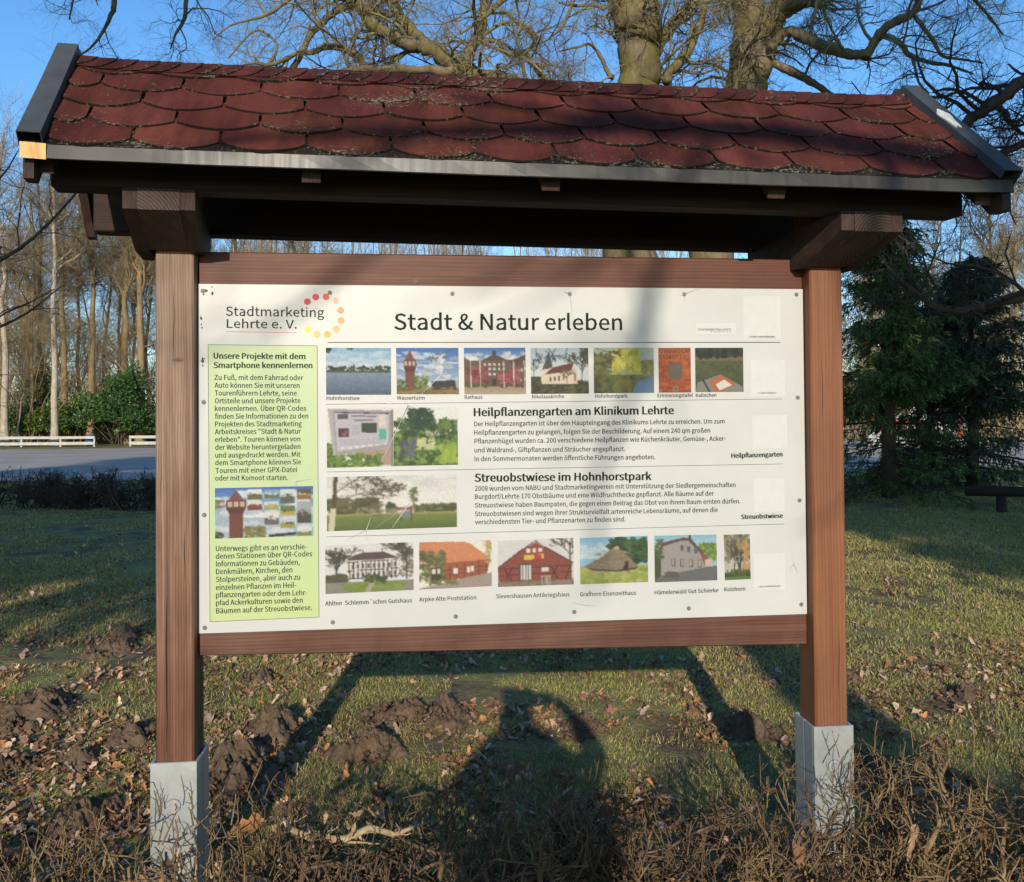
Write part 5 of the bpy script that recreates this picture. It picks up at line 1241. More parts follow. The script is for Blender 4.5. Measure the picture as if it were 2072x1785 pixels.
for i, (xp, D, lumps, lab, c) in enumerate([
    (12, 60, [((0, 0, 1.2), (1.9, 1.5, 1.6))], 'dark laurel bush at the far left end of the white fence', (.040, .066, .014)),
    (55, 61, [((0, 0, 1.5), (1.7, 1.5, 1.5)), ((.6, .3, 3.6), (1.2, 1.2, 1.6))], 'tall ivy-green bush between the two pale trunks', (.045, .068, .015)),
    (88, 60, [((0, 0, 1.3), (1.4, 1.3, 1.5))], 'broad-leaved bush left of the second pale trunk', (.055, .088, .015)),
    (140, 61, [((0, 0, 1.5), (1.9, 1.5, 1.7)), ((-.9, 0, 1.1), (1.1, 1, 1.1))], 'bright rhododendron bush right of the second pale trunk', (.062, .098, .018)),
    (180, 62, [((0, 0, 1.5), (1.5, 1.3, 1.4))], 'rhododendron bush behind the blue bin', (.048, .075, .015)),
    (238, 59, [((0, 0, 1.9), (2.3, 1.8, 2.1)), ((.5, .2, 3.6), (1.3, 1.2, 1.5)), ((1.6, 0, 1.2), (1.2, 1, 1.2))], 'big round green bush in the gap of the white fence', (.034, .068, .018)),
    (305, 61, [((0, 0, 1.0), (1.5, 1.2, 1.1))], 'low light green bush beside the left post', (.085, .125, .022)),
    (330, 64, [((0, 0, 1.5), (2.0, 1.5, 1.7))], 'bush mostly hidden behind the left post', (.045, .075, .016))]):
    bush(lab, at(xp, D), [(a_, tuple(v * 1.15 for v in b_)) for a_, b_ in lumps], .17, 5200, tuple(v * 1.5 for v in c), seed=80 + i)

# white board fence along the far side of the road, with a gap
fence_m = plain('white_fence_paint', (.40, .385, .335), .6, .3, 0, .15, 3)
def fence(label, xa, xb, posts):
    a, b = at(xa, 56.0), at(xb, 56.0)
    L = float(np.hypot(*(b - a)[:2])); rot = math.atan2(b[1] - a[1], b[0] - a[0])
    t = thing('board_fence', label, 'fence', (a[0], a[1], 0), 'white fence segments', None, rot)
    for z0, z1 in ((.51, .69), (.11, .30)):
        s = Shape(); s.box(-.06, L + .06, -.02, .02, z0, z1, .006)
        s.map(lambda x, y, z: (x, y, z + .018 * math.sin(x * .9 + z * 3))); s.build('rail', fence_m, t)
    for q in posts:
        s = Shape(); s.box(L * q - .06, L * q + .06, .022, .13, -.1, .66, .006); s.build('fence_post', fence_m, t)
fence('white board fence with two rails along the road in front of the pale trunks', -60, 190, [.0, .20, .41, .727, 1.0])
fence('short white board fence segment right of the gap, running behind the left post', 263, 420, [.0, .55, 1.0])
q = at(182, 56.6)
t = thing('litter_bin', 'small blue litter bin behind the end of the white fence', 'bin', (q[0], q[1], 0))
blue = plain('blue_plastic', (.03, .10, .32), .4, .4)
s = Shape(); s.cyl((0, 0, .05), (0, 0, 1), .22, .62, 16, .28); s.build('bin_body', blue, t)
s = Shape(); s.cyl((0, 0, .672), (0, 0, 1), .30, .05, 16, .30); s.cyl((0, 0, .722), (0, 0, 1), .27, .07, 16, .12); s.build('lid', blue, t)

# bare clipped hedge in front of the road
hedge_m = bark_mat('hedge_twigs', (.050, .038, .026), (.105, .082, .054), (.20, .155, .10), None, 30)
def twig_hedge(t, L, Wd, H, n, seed, mat, name='stems', n2=7, n3=5, r0=.009, l2=.26, l3=.12, Hf=None, n4=0, wig=.30, rmin=.0, shoots=0):
    """clipped hedge: crooked stems that fork and spread into stubby twigs, cut off level"""
    rng = np.random.default_rng(seed)
    S = np.stack([rng.uniform(-L / 2, L / 2, n), rng.uniform(-Wd / 2, Wd / 2, n), np.full(n, -.03)], -1)
    Hs = H * rng.uniform(.70, 1.05, n)
    if Hf is not None: Hs = Hs * Hf(S[:, 0])
    D = np.stack([rng.normal(0, .35, n), rng.normal(0, .30, n), np.ones(n)], -1)
    C0 = walk(rng, S, D, Hs, 9, wig * .7, (0, 0, .35)); R0 = np.linspace(1, .5, 9)[None] * (r0 * rng.uniform(.6, 1.6, n))[:, None]
    C1 = sprout(rng, C0, R0, n2, l2, (35, 95), 7, wig, (0, 0, .22), .72, .15, .55)
    C2 = sprout(rng, *C1, n3, l3, (35, 85), 5, wig, (0, 0, .28), .75, .15, .65)
    ch = [(C0, R0, 5), (*C1, 4), (*C2, 4)]
    if n4:
        C3 = sprout(rng, *C2, n4, l3 * .42, (35, 80), 3, wig * .8, (0, 0, .15), .85, .2, .8)
        ch.append((*C3, 3))
    out = []
    for P, R, k in ch:
        lim = H * (1 if Hf is None else Hf(P[:, :, 0])) * (1 + .10 * np.sin(P[:, :, 0] * 23) * np.sin(P[:, :, 1] * 31))
        over = P[:, :, 2] > lim
        P = P.copy(); P[:, :, 2] = np.where(over, lim + (P[:, :, 2] - lim) * .22, P[:, :, 2])
        out.append(tubes(P, np.maximum(R, rmin), k))
    if shoots:                                   # straight young shoots standing above the cut
        S = np.stack([rng.uniform(-L / 2, L / 2, shoots), rng.uniform(-Wd / 2, Wd / 2, shoots), np.zeros(shoots)], -1)
        S[:, 2] = H * (1 if Hf is None else Hf(S[:, 0])) * rng.uniform(.80, .98, shoots)
        C = walk(rng, S, np.stack([rng.normal(0, .38, shoots), rng.normal(0, .3, shoots), np.ones(shoots)], -1), rng.uniform(.03, .12, shoots), 4, .14, (0, 0, .2))
        out.append(tubes(C, np.linspace(1, .6, 4)[None] * rng.uniform(.0016, .0027, shoots)[:, None], 4))
        Cb = sprout(rng, C, np.full((shoots, 4), .0018), 2, .035, (35, 60), 3, .12, (0, 0, .3), .8, .3, .7)
        out.append(tubes(*Cb, 3))
    V, Fq = merge(out)
    return mesh(name, V, Fq, mat, t, smooth=True)
for i, (xp, D, L, lab) in enumerate([(20, 15.8, 2.3, 'low bare hedge clump in shade at the left edge in front of the road'), (128, 15.6, 1.7, 'thinner middle clump of the low bare hedge in front of the road'), (228, 15.3, 2.0, 'bare hedge clump in front of the road nearest the left post'), (420, 15.2, 3.0, 'bare hedge clump in front of the road hidden behind the board')]):
    q = at(xp, D)
    t = thing('bare_hedge', lab, 'hedge', (q[0], q[1], 0), 'clumps of the bare hedge before the road', None, -.1)
    twig_hedge(t, L, .55, .74, 34, 100 + i, twig_dark, 'stems', 7, 5, .013, .30, .16)

# ------------------------------------------------------------------ right side: spruces, painted wall, log rail
bark_spruce = bark_mat('spruce_bark', (.030, .022, .016), (.06, .045, .032), (.09, .07, .05), None)
def spruce(label, q, H, Rb, seed, nb=110, c=(.030, .055, .020), lean=0.0, zlo=.25):
    rng = np.random.default_rng(seed)
    t = thing('spruce_tree', label, 'tree', (q[0], q[1], 0), 'spruces at the right of the lawn')
    z = np.linspace(0, H, 12)
    P = np.stack([lean * z + np.cumsum(rng.normal(0, .012, 12)), np.cumsum(rng.normal(0, .012, 12)), z], -1)[None]
    R = np.linspace(.17, .012, 12)[None] * H / 6
    V, Fq = tubes(P, R, 9); mesh('trunk', V, Fq, bark_spruce, t, smooth=True)
    u = rng.random(nb) ** .8
    zz = zlo + (H * .97 - zlo) * u
    zz = np.where((zz > .95) & (zz < 1.75) & (rng.random(nb) < .45), zz + 1.0, zz)      # a thin zone one can look through
    Ln = Rb * (1 - zz / H) ** .80 * rng.uniform(.45, 1.22, nb) + .18
    a = rng.uniform(0, 2 * PI, nb)
    D = np.stack([np.cos(a), np.sin(a), .02 + .25 * zz / H - .22 * (1 - zz / H)], -1)
    S = np.stack([lean * zz, 0 * zz, zz], -1)
    B = walk(rng, S, D, Ln, 8, .05, (0, 0, .12))
    Rb_ = np.linspace(.022, .004, 8)[None] * (Ln / 2)[:, None]
    V, Fq = tubes(B, Rb_, 4); 
    # side twigs hang in combs
    nt = 26
    f = rng.random((nb, nt)) ** .8 * 6.9 + .1
    i = f.astype(int); fr_ = (f - i)[..., None]; b = np.arange(nb)[:, None]
    p = B[b, i] * (1 - fr_) + B[b, i + 1] * fr_
    T = unit(B[b, i + 1] - B[b, i])
    side = unit(np.cross(T, np.array([0, 0, 1.])))
    sg = np.where(rng.random((nb, nt, 1)) < .5, 1, -1)
    d = unit(side * sg * rng.uniform(.3, 1.0, (nb, nt, 1)) + T * .55 + np.array([0, 0, -1.]) * rng.uniform(.15, 1.0, (nb, nt, 1)))
    ln = rng.uniform(.14, .42, nb * nt) * 1.0
    Tw = walk(rng, p.reshape(-1, 3), d.reshape(-1, 3), ln, 4, .10, (0, 0, -.5))
    V2, F2 = tubes(Tw, np.tile(np.linspace(.005, .002, 4), (len(Tw), 1)), 3)
    Vb, Fb = merge([(V, Fq), (V2, F2)]); mesh('branches', Vb, Fb, bark_spruce, t)
    # needles: short flat sprays along each twig
    nn = 11
    M_ = len(Tw)
    f = rng.random((M_, nn)) * 2.95; i = f.astype(int); fr_ = (f - i)[..., None]; b = np.arange(M_)[:, None]
    p = (Tw[b, i] * (1 - fr_) + Tw[b, i + 1] * fr_).reshape(-1, 3); Td = unit(Tw[b, i + 1] - Tw[b, i]).reshape(-1, 3)
    q_ = unit(np.cross(Td, rng.standard_normal(Td.shape)))
    ax = unit(Td * .9 + q_ * rng.uniform(.3, 1, (len(p), 1))); w = unit(np.cross(ax, rng.standard_normal(ax.shape)))
    L = rng.uniform(.05, .11, (len(p), 1))
    V = np.stack([p - w * .006, p + w * .006, p + ax * L + w * .010, p + ax * L - w * .010], 1).reshape(-1, 3)
    tt = np.array(c) * rng.uniform(.5, 1.6, (len(p), 1)) * rng.uniform(.85, 1.15, (len(p), 3))
    mesh('needles', V, np.arange(len(V)).reshape(-1, 4), needle, t, np.repeat(tt, 4, 0))
    return t
spruce('dark spruce with a bare double trunk showing, standing nearest the right post', at(1797, 16.2), 5.6, 2.1, 121, 190, (.070, .120, .030))
spruce('blackish broad spruce at the right edge, behind and right of the other spruce', at(1968, 17.2), 4.9, 2.3, 122, 150, (.036, .066, .032))
spruce('shorter spruce standing between and behind the two tall spruces', at(1885, 18.6), 4.2, 1.9, 123, 170, (.045, .080, .035), 0, .1)

# low log rail at the right edge
logm = wood_mat('dark_log', 'x', [(.020, .016, .013), (.035, .028, .022), (.055, .045, .036)], .9, .4)
q0, q1 = at(1985, 13.9), at(2240, 13.3)
rot = math.atan2(q1[1] - q0[1], q1[0] - q0[0]); L = float(np.hypot(*(q1 - q0)[:2]))
t = thing('log_rail', 'low dark log rail on short posts at the right edge of the lawn', 'barrier', (q0[0], q0[1], 0), None, None, rot)
s = Shape(); s.cyl((-.25, 0, .33), (1, 0, 0), .085, L + .25, 14, .08); s.build('log', logm, t, True)
for xx in (.27, L - .3):
    s = Shape(); s.cyl((xx, 0, -.2), (0, 0, 1), .08, .46, 12, .075); s.build('rail_post', logm, t)
# bright painted wall glimpsed through the spruce
q = at(1866, 44.0)
t = thing('painted_wall', 'low wall painted in bright colours, glimpsed through the spruces at right', 'wall', (q[0], q[1], 0), None, None, -.45)
s = Shape(); s.box(-2.6, 2.6, -.1, .1, 0, 1.75, .02); s.build('wall_body', plain('light_render', (.34, .33, .31), .8), t)
pr = np.random.default_rng(9)
Vp, Fp, Cp = [], [], []
cols = ['e8562a', 'f07a2c', 'e85a9c', 'f4f4ee', '4ac0a0', 'f0d840', 'a070d0', 'f4f4ee', 'e03c48', '60b050', 'f4a8c8']
for k in range(46):
    cx, cz, r_ = pr.uniform(-2.4, 2.4), pr.uniform(.35, 1.55), pr.uniform(.08, .3)
    o = len(Vp); n_ = 9
    for j in range(n_):
        a = 2 * PI * j / n_; rr = r_ * pr.uniform(.5, 1.1)
        Vp.append((cx + rr * math.cos(a) * 1.3, -.104 - .0006 * k, min(1.7, max(.1, cz + rr * math.sin(a)))))
    Fp.append(list(range(o, o + n_))); Cp += [np.array(lin(cols[k % len(cols)])) * .5] * n_
mesh('painted_patches', Vp, np.array(Fp), tint_mat('wall_paint', .6, .3, 0, .1), t, np.array(Cp))
# pale house far behind the spruces
q = at(1727, 78.0)
t = thing('house', 'pale low house far behind the spruces beside the right post', 'house', (q[0], q[1], 0), None, None, -.5)
s = Shape(); s.box(-3.4, 3.4, -2.5, 2.5, 0, 3.0, .02); s.build('wall', plain('white_render', (.62, .62, .60), .8), t)
s = Shape(); s.prism([(-2.9, 3.0), (2.9, 3.0), (0, 5.0)], 'x', -3.6, 3.6); s.build('roof', plain('roof_tiles', (.16, .07, .05), .8), t)
for xx in (-2.0, 0.0, 2.0):
    s = Shape(); s.box(xx - .5, xx + .5, -2.55, -2.505, 1.0, 2.2, .01); s.build('window', plain('window_glass', (.05, .06, .07), .1, .6), t)

# ------------------------------------------------------------------ trees behind the viewpoint, whose shade lies on the lawn and roof
def shade_tree(name, label, x, y, H, r0, lumps, seed, n=1600, size=.20, c=(.035, .06, .02), twigs=True):
    rng = np.random.default_rng(seed)
    t = thing(name, label, 'tree', (x, y, 0), 'trees behind the viewpoint')
    k = 12; z = np.linspace(-.1, H, k)
    P = np.stack([np.cumsum(rng.normal(0, .05, k)) * (z > 3), np.cumsum(rng.normal(0, .05, k)), z], -1)[None]
    R = (r0 * (1 - .8 * np.clip(z / H, 0, 1)))[None]
    ch = [(P, R)]
    C0 = sprout(rng, P[:, 4:], R[:, 4:], 16, 3.6, (45, 85), 7, .16, (0, 0, .4), .5, .05, .2); ch.append(C0)
    V, Fq = merge([tubes(P, R, 12), tubes(*C0, 6)]); mesh('trunk', V, Fq, bark_brown, t, smooth=True)
    C1 = sprout(rng, *C0, 7, 1.6, (30, 75), 5, .25, (0, 0, .2), .5, .15, .3)
    C2 = sprout(rng, *C1, 6, .8, (30, 75), 4, .25, (0, 0, .1), .6, .1, .4)
    parts = [tubes(*C1, 4), tubes(*C2, 3)]
    V, Fq = merge(parts); mesh('branches', V, Fq, bark_brown, t, smooth=True)
    if lumps:
        Vs, Fs, Ts, off = [], [], [], 0
        for ctr, rad, m_ in lumps:
            v, f = leaf_cloud(rng, int(n * m_), ctr, rad, size)
            Vs.append(v); Fs.append(f + off); off += len(v)
            Ts.append(np.repeat(np.array(c)[None] * rng.uniform(.6, 1.4, (int(n * m_), 1)), 4, 0))
        mesh('crown', np.concatenate(Vs), np.concatenate(Fs), leaf_green, t, np.concatenate(Ts))
    return t
def lumps_of(seed, z0, z1, rad, n):
    rng = np.random.default_rng(seed)
    o = []
    for _ in range(n):
        z = z0 + (z1 - z0) * rng.random() ** 1.4; r_ = rad * (1 - .55 * (z - z0) / (z1 - z0)); a = rng.uniform(0, 6.28); q_ = r_ * math.sqrt(rng.random())
        o.append(((q_ * math.cos(a), q_ * math.sin(a), z), (rng.uniform(.9, 1.6), rng.uniform(.9, 1.6), rng.uniform(.6, 1.1)), 1))
    return o
# bare tree close behind: its trunk throws the long diagonal shadow right of the board
shade_tree('bare_tree', 'bare tree behind the viewer, its trunk shadow lying right of the board', .45, -9.6, 13.5, .28, None, 141)
for i, (x, y, H, z0, rad, nl, lab) in enumerate([
    (-8.0, -12.5, 17.5, 5.3, 3.5, 40, 'evergreen tree behind the viewer, shading the lawn left of the board'),
    (-11.8, -12.0, 17.0, 5.0, 3.9, 40, 'evergreen tree behind the viewer, shading the far left lawn'),
    (-16.3, -13.0, 17.5, 5.0, 4.0, 34, 'evergreen tree behind the viewer, shading the lawn outside the left edge'),
    (5.4, -12.5, 16.5, 5.4, 3.3, 40, 'evergreen tree behind the viewer, shading the spruces at right'),
    (9.6, -12.0, 17.0, 5.2, 3.8, 40, 'evergreen tree behind the viewer, shading the log rail at right')]):
    shade_tree('evergreen_tree', lab, x, y, H, .22, lumps_of(150 + i, z0 + 1, H - .5, rad, nl), 160 + i, 1000, .26)

# ------------------------------------------------------------------ molehills
soil_m = Mat('molehill_soil', .95, .08)
co = soil_m.coords(); a1 = soil_m.noise(co, 35, 5, .7); a2 = soil_m.noise(co, 7, 4)
soil_m.base(soil_m.mix(.5, soil_m.ramp(a1, [(.3, (.055, .036, .022)), (.7, (.19, .130, .084))]), soil_m.ramp(a2, [(.3, (.07, .048, .030)), (.7, (.18, .125, .082))])))
soil_m.bump(a1, .8, .015); soil_m = soil_m.m
ML = ['large soft molehill left of the left post, nearest the left edge', 'small molehill cut by the left edge', 'molehill behind the large one at left, beside grass and leaves', 'low spread molehill left of the left post, second from the back', 'dark crumbly molehill furthest back beside the left post',
      'molehill right beside the left post on its left', 'low clod heap near the bottom of the left edge', 'wide cracked molehill right of the left post at the edge of its shadow', 'big dark molehill at the foot of the left post, on its right', 'molehill under the left half of the bottom rail, left of a twin',
      'twin molehill right of its neighbour, touching the photographer\'s shadow', 'rounded molehill inside the left post shadow, nearest the hedge', 'molehill in the right arm of the photographer\'s shadow', 'flat molehill in front of the right post shadow', 'small flat molehill furthest back right of the left post',
      'small dark molehill behind the right post', 'clod heap at the lower left, half under the hedge twigs', 'flat brown molehill in the trunk shadow right of the right post', 'small molehill at the right edge in the grass', 'crumbled dark heap just left of the left steel shoe']
for i, (x, y, r_) in enumerate(MOLEHILLS):
    rng = np.random.default_rng(300 + i)
    nr, na = 56, 120
    rr = np.linspace(0, 1, nr)[:, None] ** .8; aa = np.linspace(0, 2 * PI, na, endpoint=False)[None]
    out = 1 + .20 * np.sin(2 * aa + rng.uniform(0, 6)) + .12 * np.sin(3 * aa + rng.uniform(0, 6)) + .07 * np.sin(7 * aa + rng.uniform(0, 6))
    R_ = r_ * 1.12 * rr * out
    Xm, Ym = R_ * np.cos(aa), R_ * np.sin(aa) * 1.05
    hgt = r_ * rng.uniform(.34, .48)
    sd = i * 13 + 5
    lump = vnoise(Xm + 50, Ym + 50, .075, sd) - .5
    fine = vnoise(Xm + 50, Ym + 50, .028, sd + 1) - .5
    Z = hgt * (1 - rr ** 1.7) ** .9 * (1 + 1.1 * lump) + (.045 * lump + .040 * fine + .022 * (vnoise(Xm + 50, Ym + 50, .014, sd + 2) - .5) + .014 * (vnoise(Xm + 50, Ym + 50, .007, sd + 3) - .5)) * (1 - rr ** 4) - .012 * rr ** 6
    gz = float(ground_z(x, y))
    Vm = np.stack([Xm + 0 * rr, Ym, Z], -1).reshape(-1, 3)
    id_ = np.arange(nr * na).reshape(nr, na); nx = np.roll(id_, -1, 1)
    Fm = np.stack([id_[:-1], nx[:-1], nx[1:], id_[1:]], -1).reshape(-1, 4)
    Vs, Fs = [Vm], [Fm]; off = len(Vm)
    for _ in range(70):                                     # loose clods on and around it
        a = rng.uniform(0, 6.28); q_ = r_ * rng.uniform(.2, 1.25); s_ = rng.uniform(.003, .013) * (1 + r_ * 2) * rng.choice([.6, 1, 1, 1.6])
        zc = hgt * max(0, 1 - (q_ / r_ / 1.12) ** 1.7) * .9
        oct_ = np.array([[1, 0, 0], [0, 1, 0], [-1, 0, 0], [0, -1, 0], [0, 0, 1], [0, 0, -1]]) * s_ * rng.uniform(.6, 1.3, (6, 1))
        Vs.append(oct_ + np.array([q_ * math.cos(a), q_ * math.sin(a), zc + s_ * .3]))
        Fs.append(np.array([[0, 1, 4, 4], [1, 2, 4, 4], [2, 3, 4, 4], [3, 0, 4, 4], [1, 0, 5, 5], [2, 1, 5, 5], [3, 2, 5, 5], [0, 3, 5, 5]])[:, :3].repeat(1, 0) + off if False else np.array([[0, 1, 4, 2], ])[:0] + off)
        Fs[-1] = np.empty((0, 4), int); Vs.pop(); Fs.pop()
        tri = np.array([[0, 1, 4], [1, 2, 4], [2, 3, 4], [3, 0, 4], [1, 0, 5], [2, 1, 5], [3, 2, 5], [0, 3, 5]]) + off
        Vs.append(oct_ + np.array([q_ * math.cos(a), q_ * math.sin(a), zc + s_ * .3])); Fs.append(tri); off += 6
    o = mesh('molehill', np.concatenate(Vs), [Fs[0], np.concatenate(Fs[1:])], soil_m, None, smooth=True)
    o.location = (x, y, gz)
    tag(o, ML[i], 'molehill', 'molehills on the lawn')

# ------------------------------------------------------------------ grass and fallen leaves
def wedge(rng, n, y0, y1, pw=1.0, marg=.35):
    """points on the lawn seen by the camera (with a margin), denser near it"""
    t = rng.random(n) ** pw
    D = (y0 - CAM[1]) * ((y1 - CAM[1]) / (y0 - CAM[1])) ** t
    lat = rng.uniform(-.66 - marg / D, .66 + marg / D, n) * D
    return CAM[0] + D * math.sin(YAW) + lat * math.cos(YAW), CAM[1] + D * math.cos(YAW) - lat * math.sin(YAW)
rng = np.random.default_rng(401)
def soil_mask(x, y):
    m = np.zeros(len(x), bool)
    for mx, my, r_ in MOLEHILLS: m |= (x - mx) ** 2 + (y - my) ** 2 < (r_ * .95) ** 2
    return m
N = 600000
x, y = wedge(rng, N, 1.9 + CAM[1], 19.5 + 0 * CAM[1], .95)
dens = .62 * vnoise(x, y, .8, 41) + .38 * vnoise(x, y, .22, 42) + .10 * np.clip((y - 1.0) / 2, -.5, 1) + .10 * np.clip((x + .3) / 1.5, -1, .6)
keep = (dens > .33 + .26 * rng.random(N)) & ~soil_mask(x, y)
x, y = x[keep], y[keep]; n = len(x)
D = np.hypot(x - CAM[0], y - CAM[1]); sc = np.clip(D / 5, .75, 2.6)
h = rng.uniform(.010, .034, n) * np.clip(.7 + .4 * sc, 0, 1.5); w = .0021 * sc * rng.uniform(.7, 1.4, n)
a = rng.uniform(0, 2 * PI, n); la = rng.uniform(0, 2 * PI, n); ll = rng.uniform(.3, 1.3, n) * h
z = ground_z(x, y) - .004
p = np.stack([x, y, z], -1); wv = np.stack([np.cos(a) * w, np.sin(a) * w, 0 * w], -1)
mid = p + np.stack([np.cos(la) * ll * .3, np.sin(la) * ll * .3, h * .6], -1)
tip = p + np.stack([np.cos(la) * ll, np.sin(la) * ll, h * rng.uniform(.75, 1.0, n)], -1)
V = np.stack([p - wv, p + wv, mid + wv * .7, mid - wv * .7, tip], 1).reshape(-1, 3)
b = np.arange(n)[:, None] * 5
gm_ = vnoise(x, y, .6, 47)[:, None]
c = np.array([.29, .31, .058]) * (1 - gm_) + np.array([.43, .40, .125]) * gm_
c = c * rng.uniform(.55, 1.35, (n, 1)); dry = rng.random(n) < .40
c[dry] = np.array([.38, .29, .15]) * rng.uniform(.5, 1.2, (dry.sum(), 1))
grass_m = tint_mat('grass_blades', .6, .25, .25, .1)
tag(mesh('grass', V, [np.concatenate([b, b + 1, b + 2, b + 3], 1), np.concatenate([b + 3, b + 2, b + 4], 1)], grass_m, None, np.repeat(c, 5, 0)), 'short worn winter grass of the lawn', 'grass', None, 'stuff')

# oak leaves: lobed, curled
u = np.linspace(0, 1, 8)
half = np.array([.03, .16, .13, .27, .20, .34, .24, .05])
spine = np.stack([u, 0 * u], -1)
def leaf_batch(rng, x, y, z, size, tilt=.5, cmul=1.0):
    n = len(x)
    P = np.empty((n, 8, 3, 3))
    wv_ = half[None] * rng.uniform(.8, 1.25, (n, 8))
    k = rng.uniform(-.5, 1.6, n)[:, None]; fold = rng.uniform(-.2, .9, n)[:, None]
    zz = k * (u[None] - .5) ** 2 * .9
    for j, sg in enumerate((-1, 0, 1)):
        P[:, :, j, 0] = u[None] - .5; P[:, :, j, 1] = sg * wv_ * (1 - .25 * np.abs(fold)); P[:, :, j, 2] = zz + abs(sg) * fold * wv_ * .9 + (rng.normal(0, .03, (n, 8)) if sg else 0)
    P *= size[:, None, None, None]
    P = P.reshape(n, 24, 3)
    a = rng.uniform(0, 2 * PI, n); tx, ty = rng.normal(0, tilt, n), rng.normal(0, tilt, n)
    ca, sa = np.cos(a), np.sin(a)
    X_ = P[:, :, 0] * ca[:, None] - P[:, :, 1] * sa[:, None]; Y_ = P[:, :, 0] * sa[:, None] + P[:, :, 1] * ca[:, None]
    Z_ = P[:, :, 2] + X_ * tx[:, None] + Y_ * ty[:, None]
    Z_ -= Z_.min(1, keepdims=True) * .8
    V = np.stack([X_ + x[:, None], Y_ + y[:, None], Z_ + z[:, None]], -1).reshape(-1, 3)
    id_ = np.arange(24).reshape(8, 3)
    f = np.stack([id_[:-1, :-1], id_[:-1, 1:], id_[1:, 1:], id_[1:, :-1]], -1).reshape(-1, 4)
    Fq = (f[None] + np.arange(n)[:, None, None] * 24).reshape(-1, 4)
    pal = np.array([[.30, .165, .085], [.38, .24, .145], [.23, .12, .065], [.46, .32, .21], [.17, .09, .055], [.40, .19, .075], [.36, .25, .19]])
    c = pal[rng.integers(0, len(pal), n)] * rng.uniform(.75, 1.4, (n, 1)) * cmul
    return V, Fq, np.repeat(c, 24, 0)
leaf_m = tint_mat('dry_oak_leaves', .75, .15, .12, .35, 60)
N = 62000
x, y = wedge(rng, N, 1.9 + CAM[1], 17.5, 1.0)
dens = .5 * vnoise(x, y, .55, 51) + .5 * vnoise(x, y, .16, 52) + .34 * np.clip((-x - .2) / 1.5, -.15, .5) * np.clip((4.2 - y) / 2.5, 0, 1) - .08 * np.clip((y - 4.5) / 4, 0, 1)
keep = dens > .40 + .26 * rng.random(N)
x, y = x[keep], y[keep]
V, Fq, C = leaf_batch(rng, x, y, ground_z(x, y) + .004, rng.uniform(.018, .060, len(x)) ** 1.0, .35)
tag(mesh('fallen_leaves', V, Fq, leaf_m, None, C, True), 'dry brown oak leaves scattered over the lawn', 'leaves', None, 'stuff')

# ------------------------------------------------------------------ bare clipped hedge in the foreground
front_m = bark_mat('front_hedge_twigs', (.085, .056, .028), (.19, .128, .064), (.33, .232, .125), None, 40)
front_d = bark_mat('front_hedge_dark_stems', (.055, .036, .022), (.12, .080, .048), (.22, .155, .095), None, 40)
H1 = thing('bare_hedge', 'dense low twiggy hedge across the foot of the left steel shoe', 'hedge', (-1.28, -.42, 0), 'front hedge')
twig_hedge(H1, 1.24, .50, .455, 60, 201, front_m, 'stems', 7, 4, .0070, .19, .10, lambda x: np.clip(.93 + .10 * np.sin(x * 5), .7, 1.1), 2, .24, .0016, 150)
H2 = thing('bare_hedge', 'broken middle stretch of the front hedge with thick bare stems', 'hedge', (-.02, -.40, 0), 'front hedge')
twig_hedge(H2, 1.50, .46, .43, 56, 202, front_d, 'stems', 7, 4, .0095, .24, .11, lambda x: np.clip(1.02 + .12 * np.sin(x * 7 + 1), .7, 1.15), 2, .24, .0016, 150)
rngb = np.random.default_rng(77)
S = np.stack([rngb.uniform(-.6, .45, 26), rngb.uniform(-.2, .2, 26), rngb.uniform(.14, .31, 26)], -1)
C0 = walk(rngb, S, np.stack([rngb.normal(0, 1, 26), rngb.normal(0, .35, 26), rngb.normal(.02, .12, 26)], -1), rngb.uniform(.2, .42, 26), 7, .16, (0, 0, .0))
R0 = np.linspace(1, .4, 7)[None] * rngb.uniform(.003, .007, 26)[:, None]
C1 = sprout(rngb, C0, R0, 6, .16, (30, 75), 5, .25, (0, 0, .3), .55, .1, .4)
V, Fq = merge([tubes(C0, R0, 6), tubes(*C1, 4)]); mesh('fallen_branches', V, Fq, front_d, H2, smooth=True)
H3 = thing('bare_hedge', 'tall twiggy end of the front hedge around the right steel shoe', 'hedge', (1.42, -.36, 0), 'front hedge')
twig_hedge(H3, 1.50, .48, .495, 66, 203, front_m, 'stems', 7, 4, .0074, .21, .11, lambda x: np.clip(.92 + .13 * np.sin(x * 4 + 2.2) + .10 * x, .7, 1.2), 2, .24, .0016, 150)
# dry leaves caught in the hedge
rngl = np.random.default_rng(88)
n = 200
x = np.concatenate([rngl.uniform(-1.9, -.7, n), rngl.uniform(-.7, .7, n // 3), rngl.uniform(.7, 2.1, n // 2)]); y = rngl.uniform(-.52, -.14, len(x))
V, Fq, C = leaf_batch(rngl, x, y, rngl.uniform(.03, .30, len(x)), rngl.uniform(.022, .045, len(x)), 1.1)
tag(mesh('caught_leaves', V, Fq, leaf_m, None, C, True), 'dry leaves caught among the hedge twigs', 'leaves', None, 'stuff')
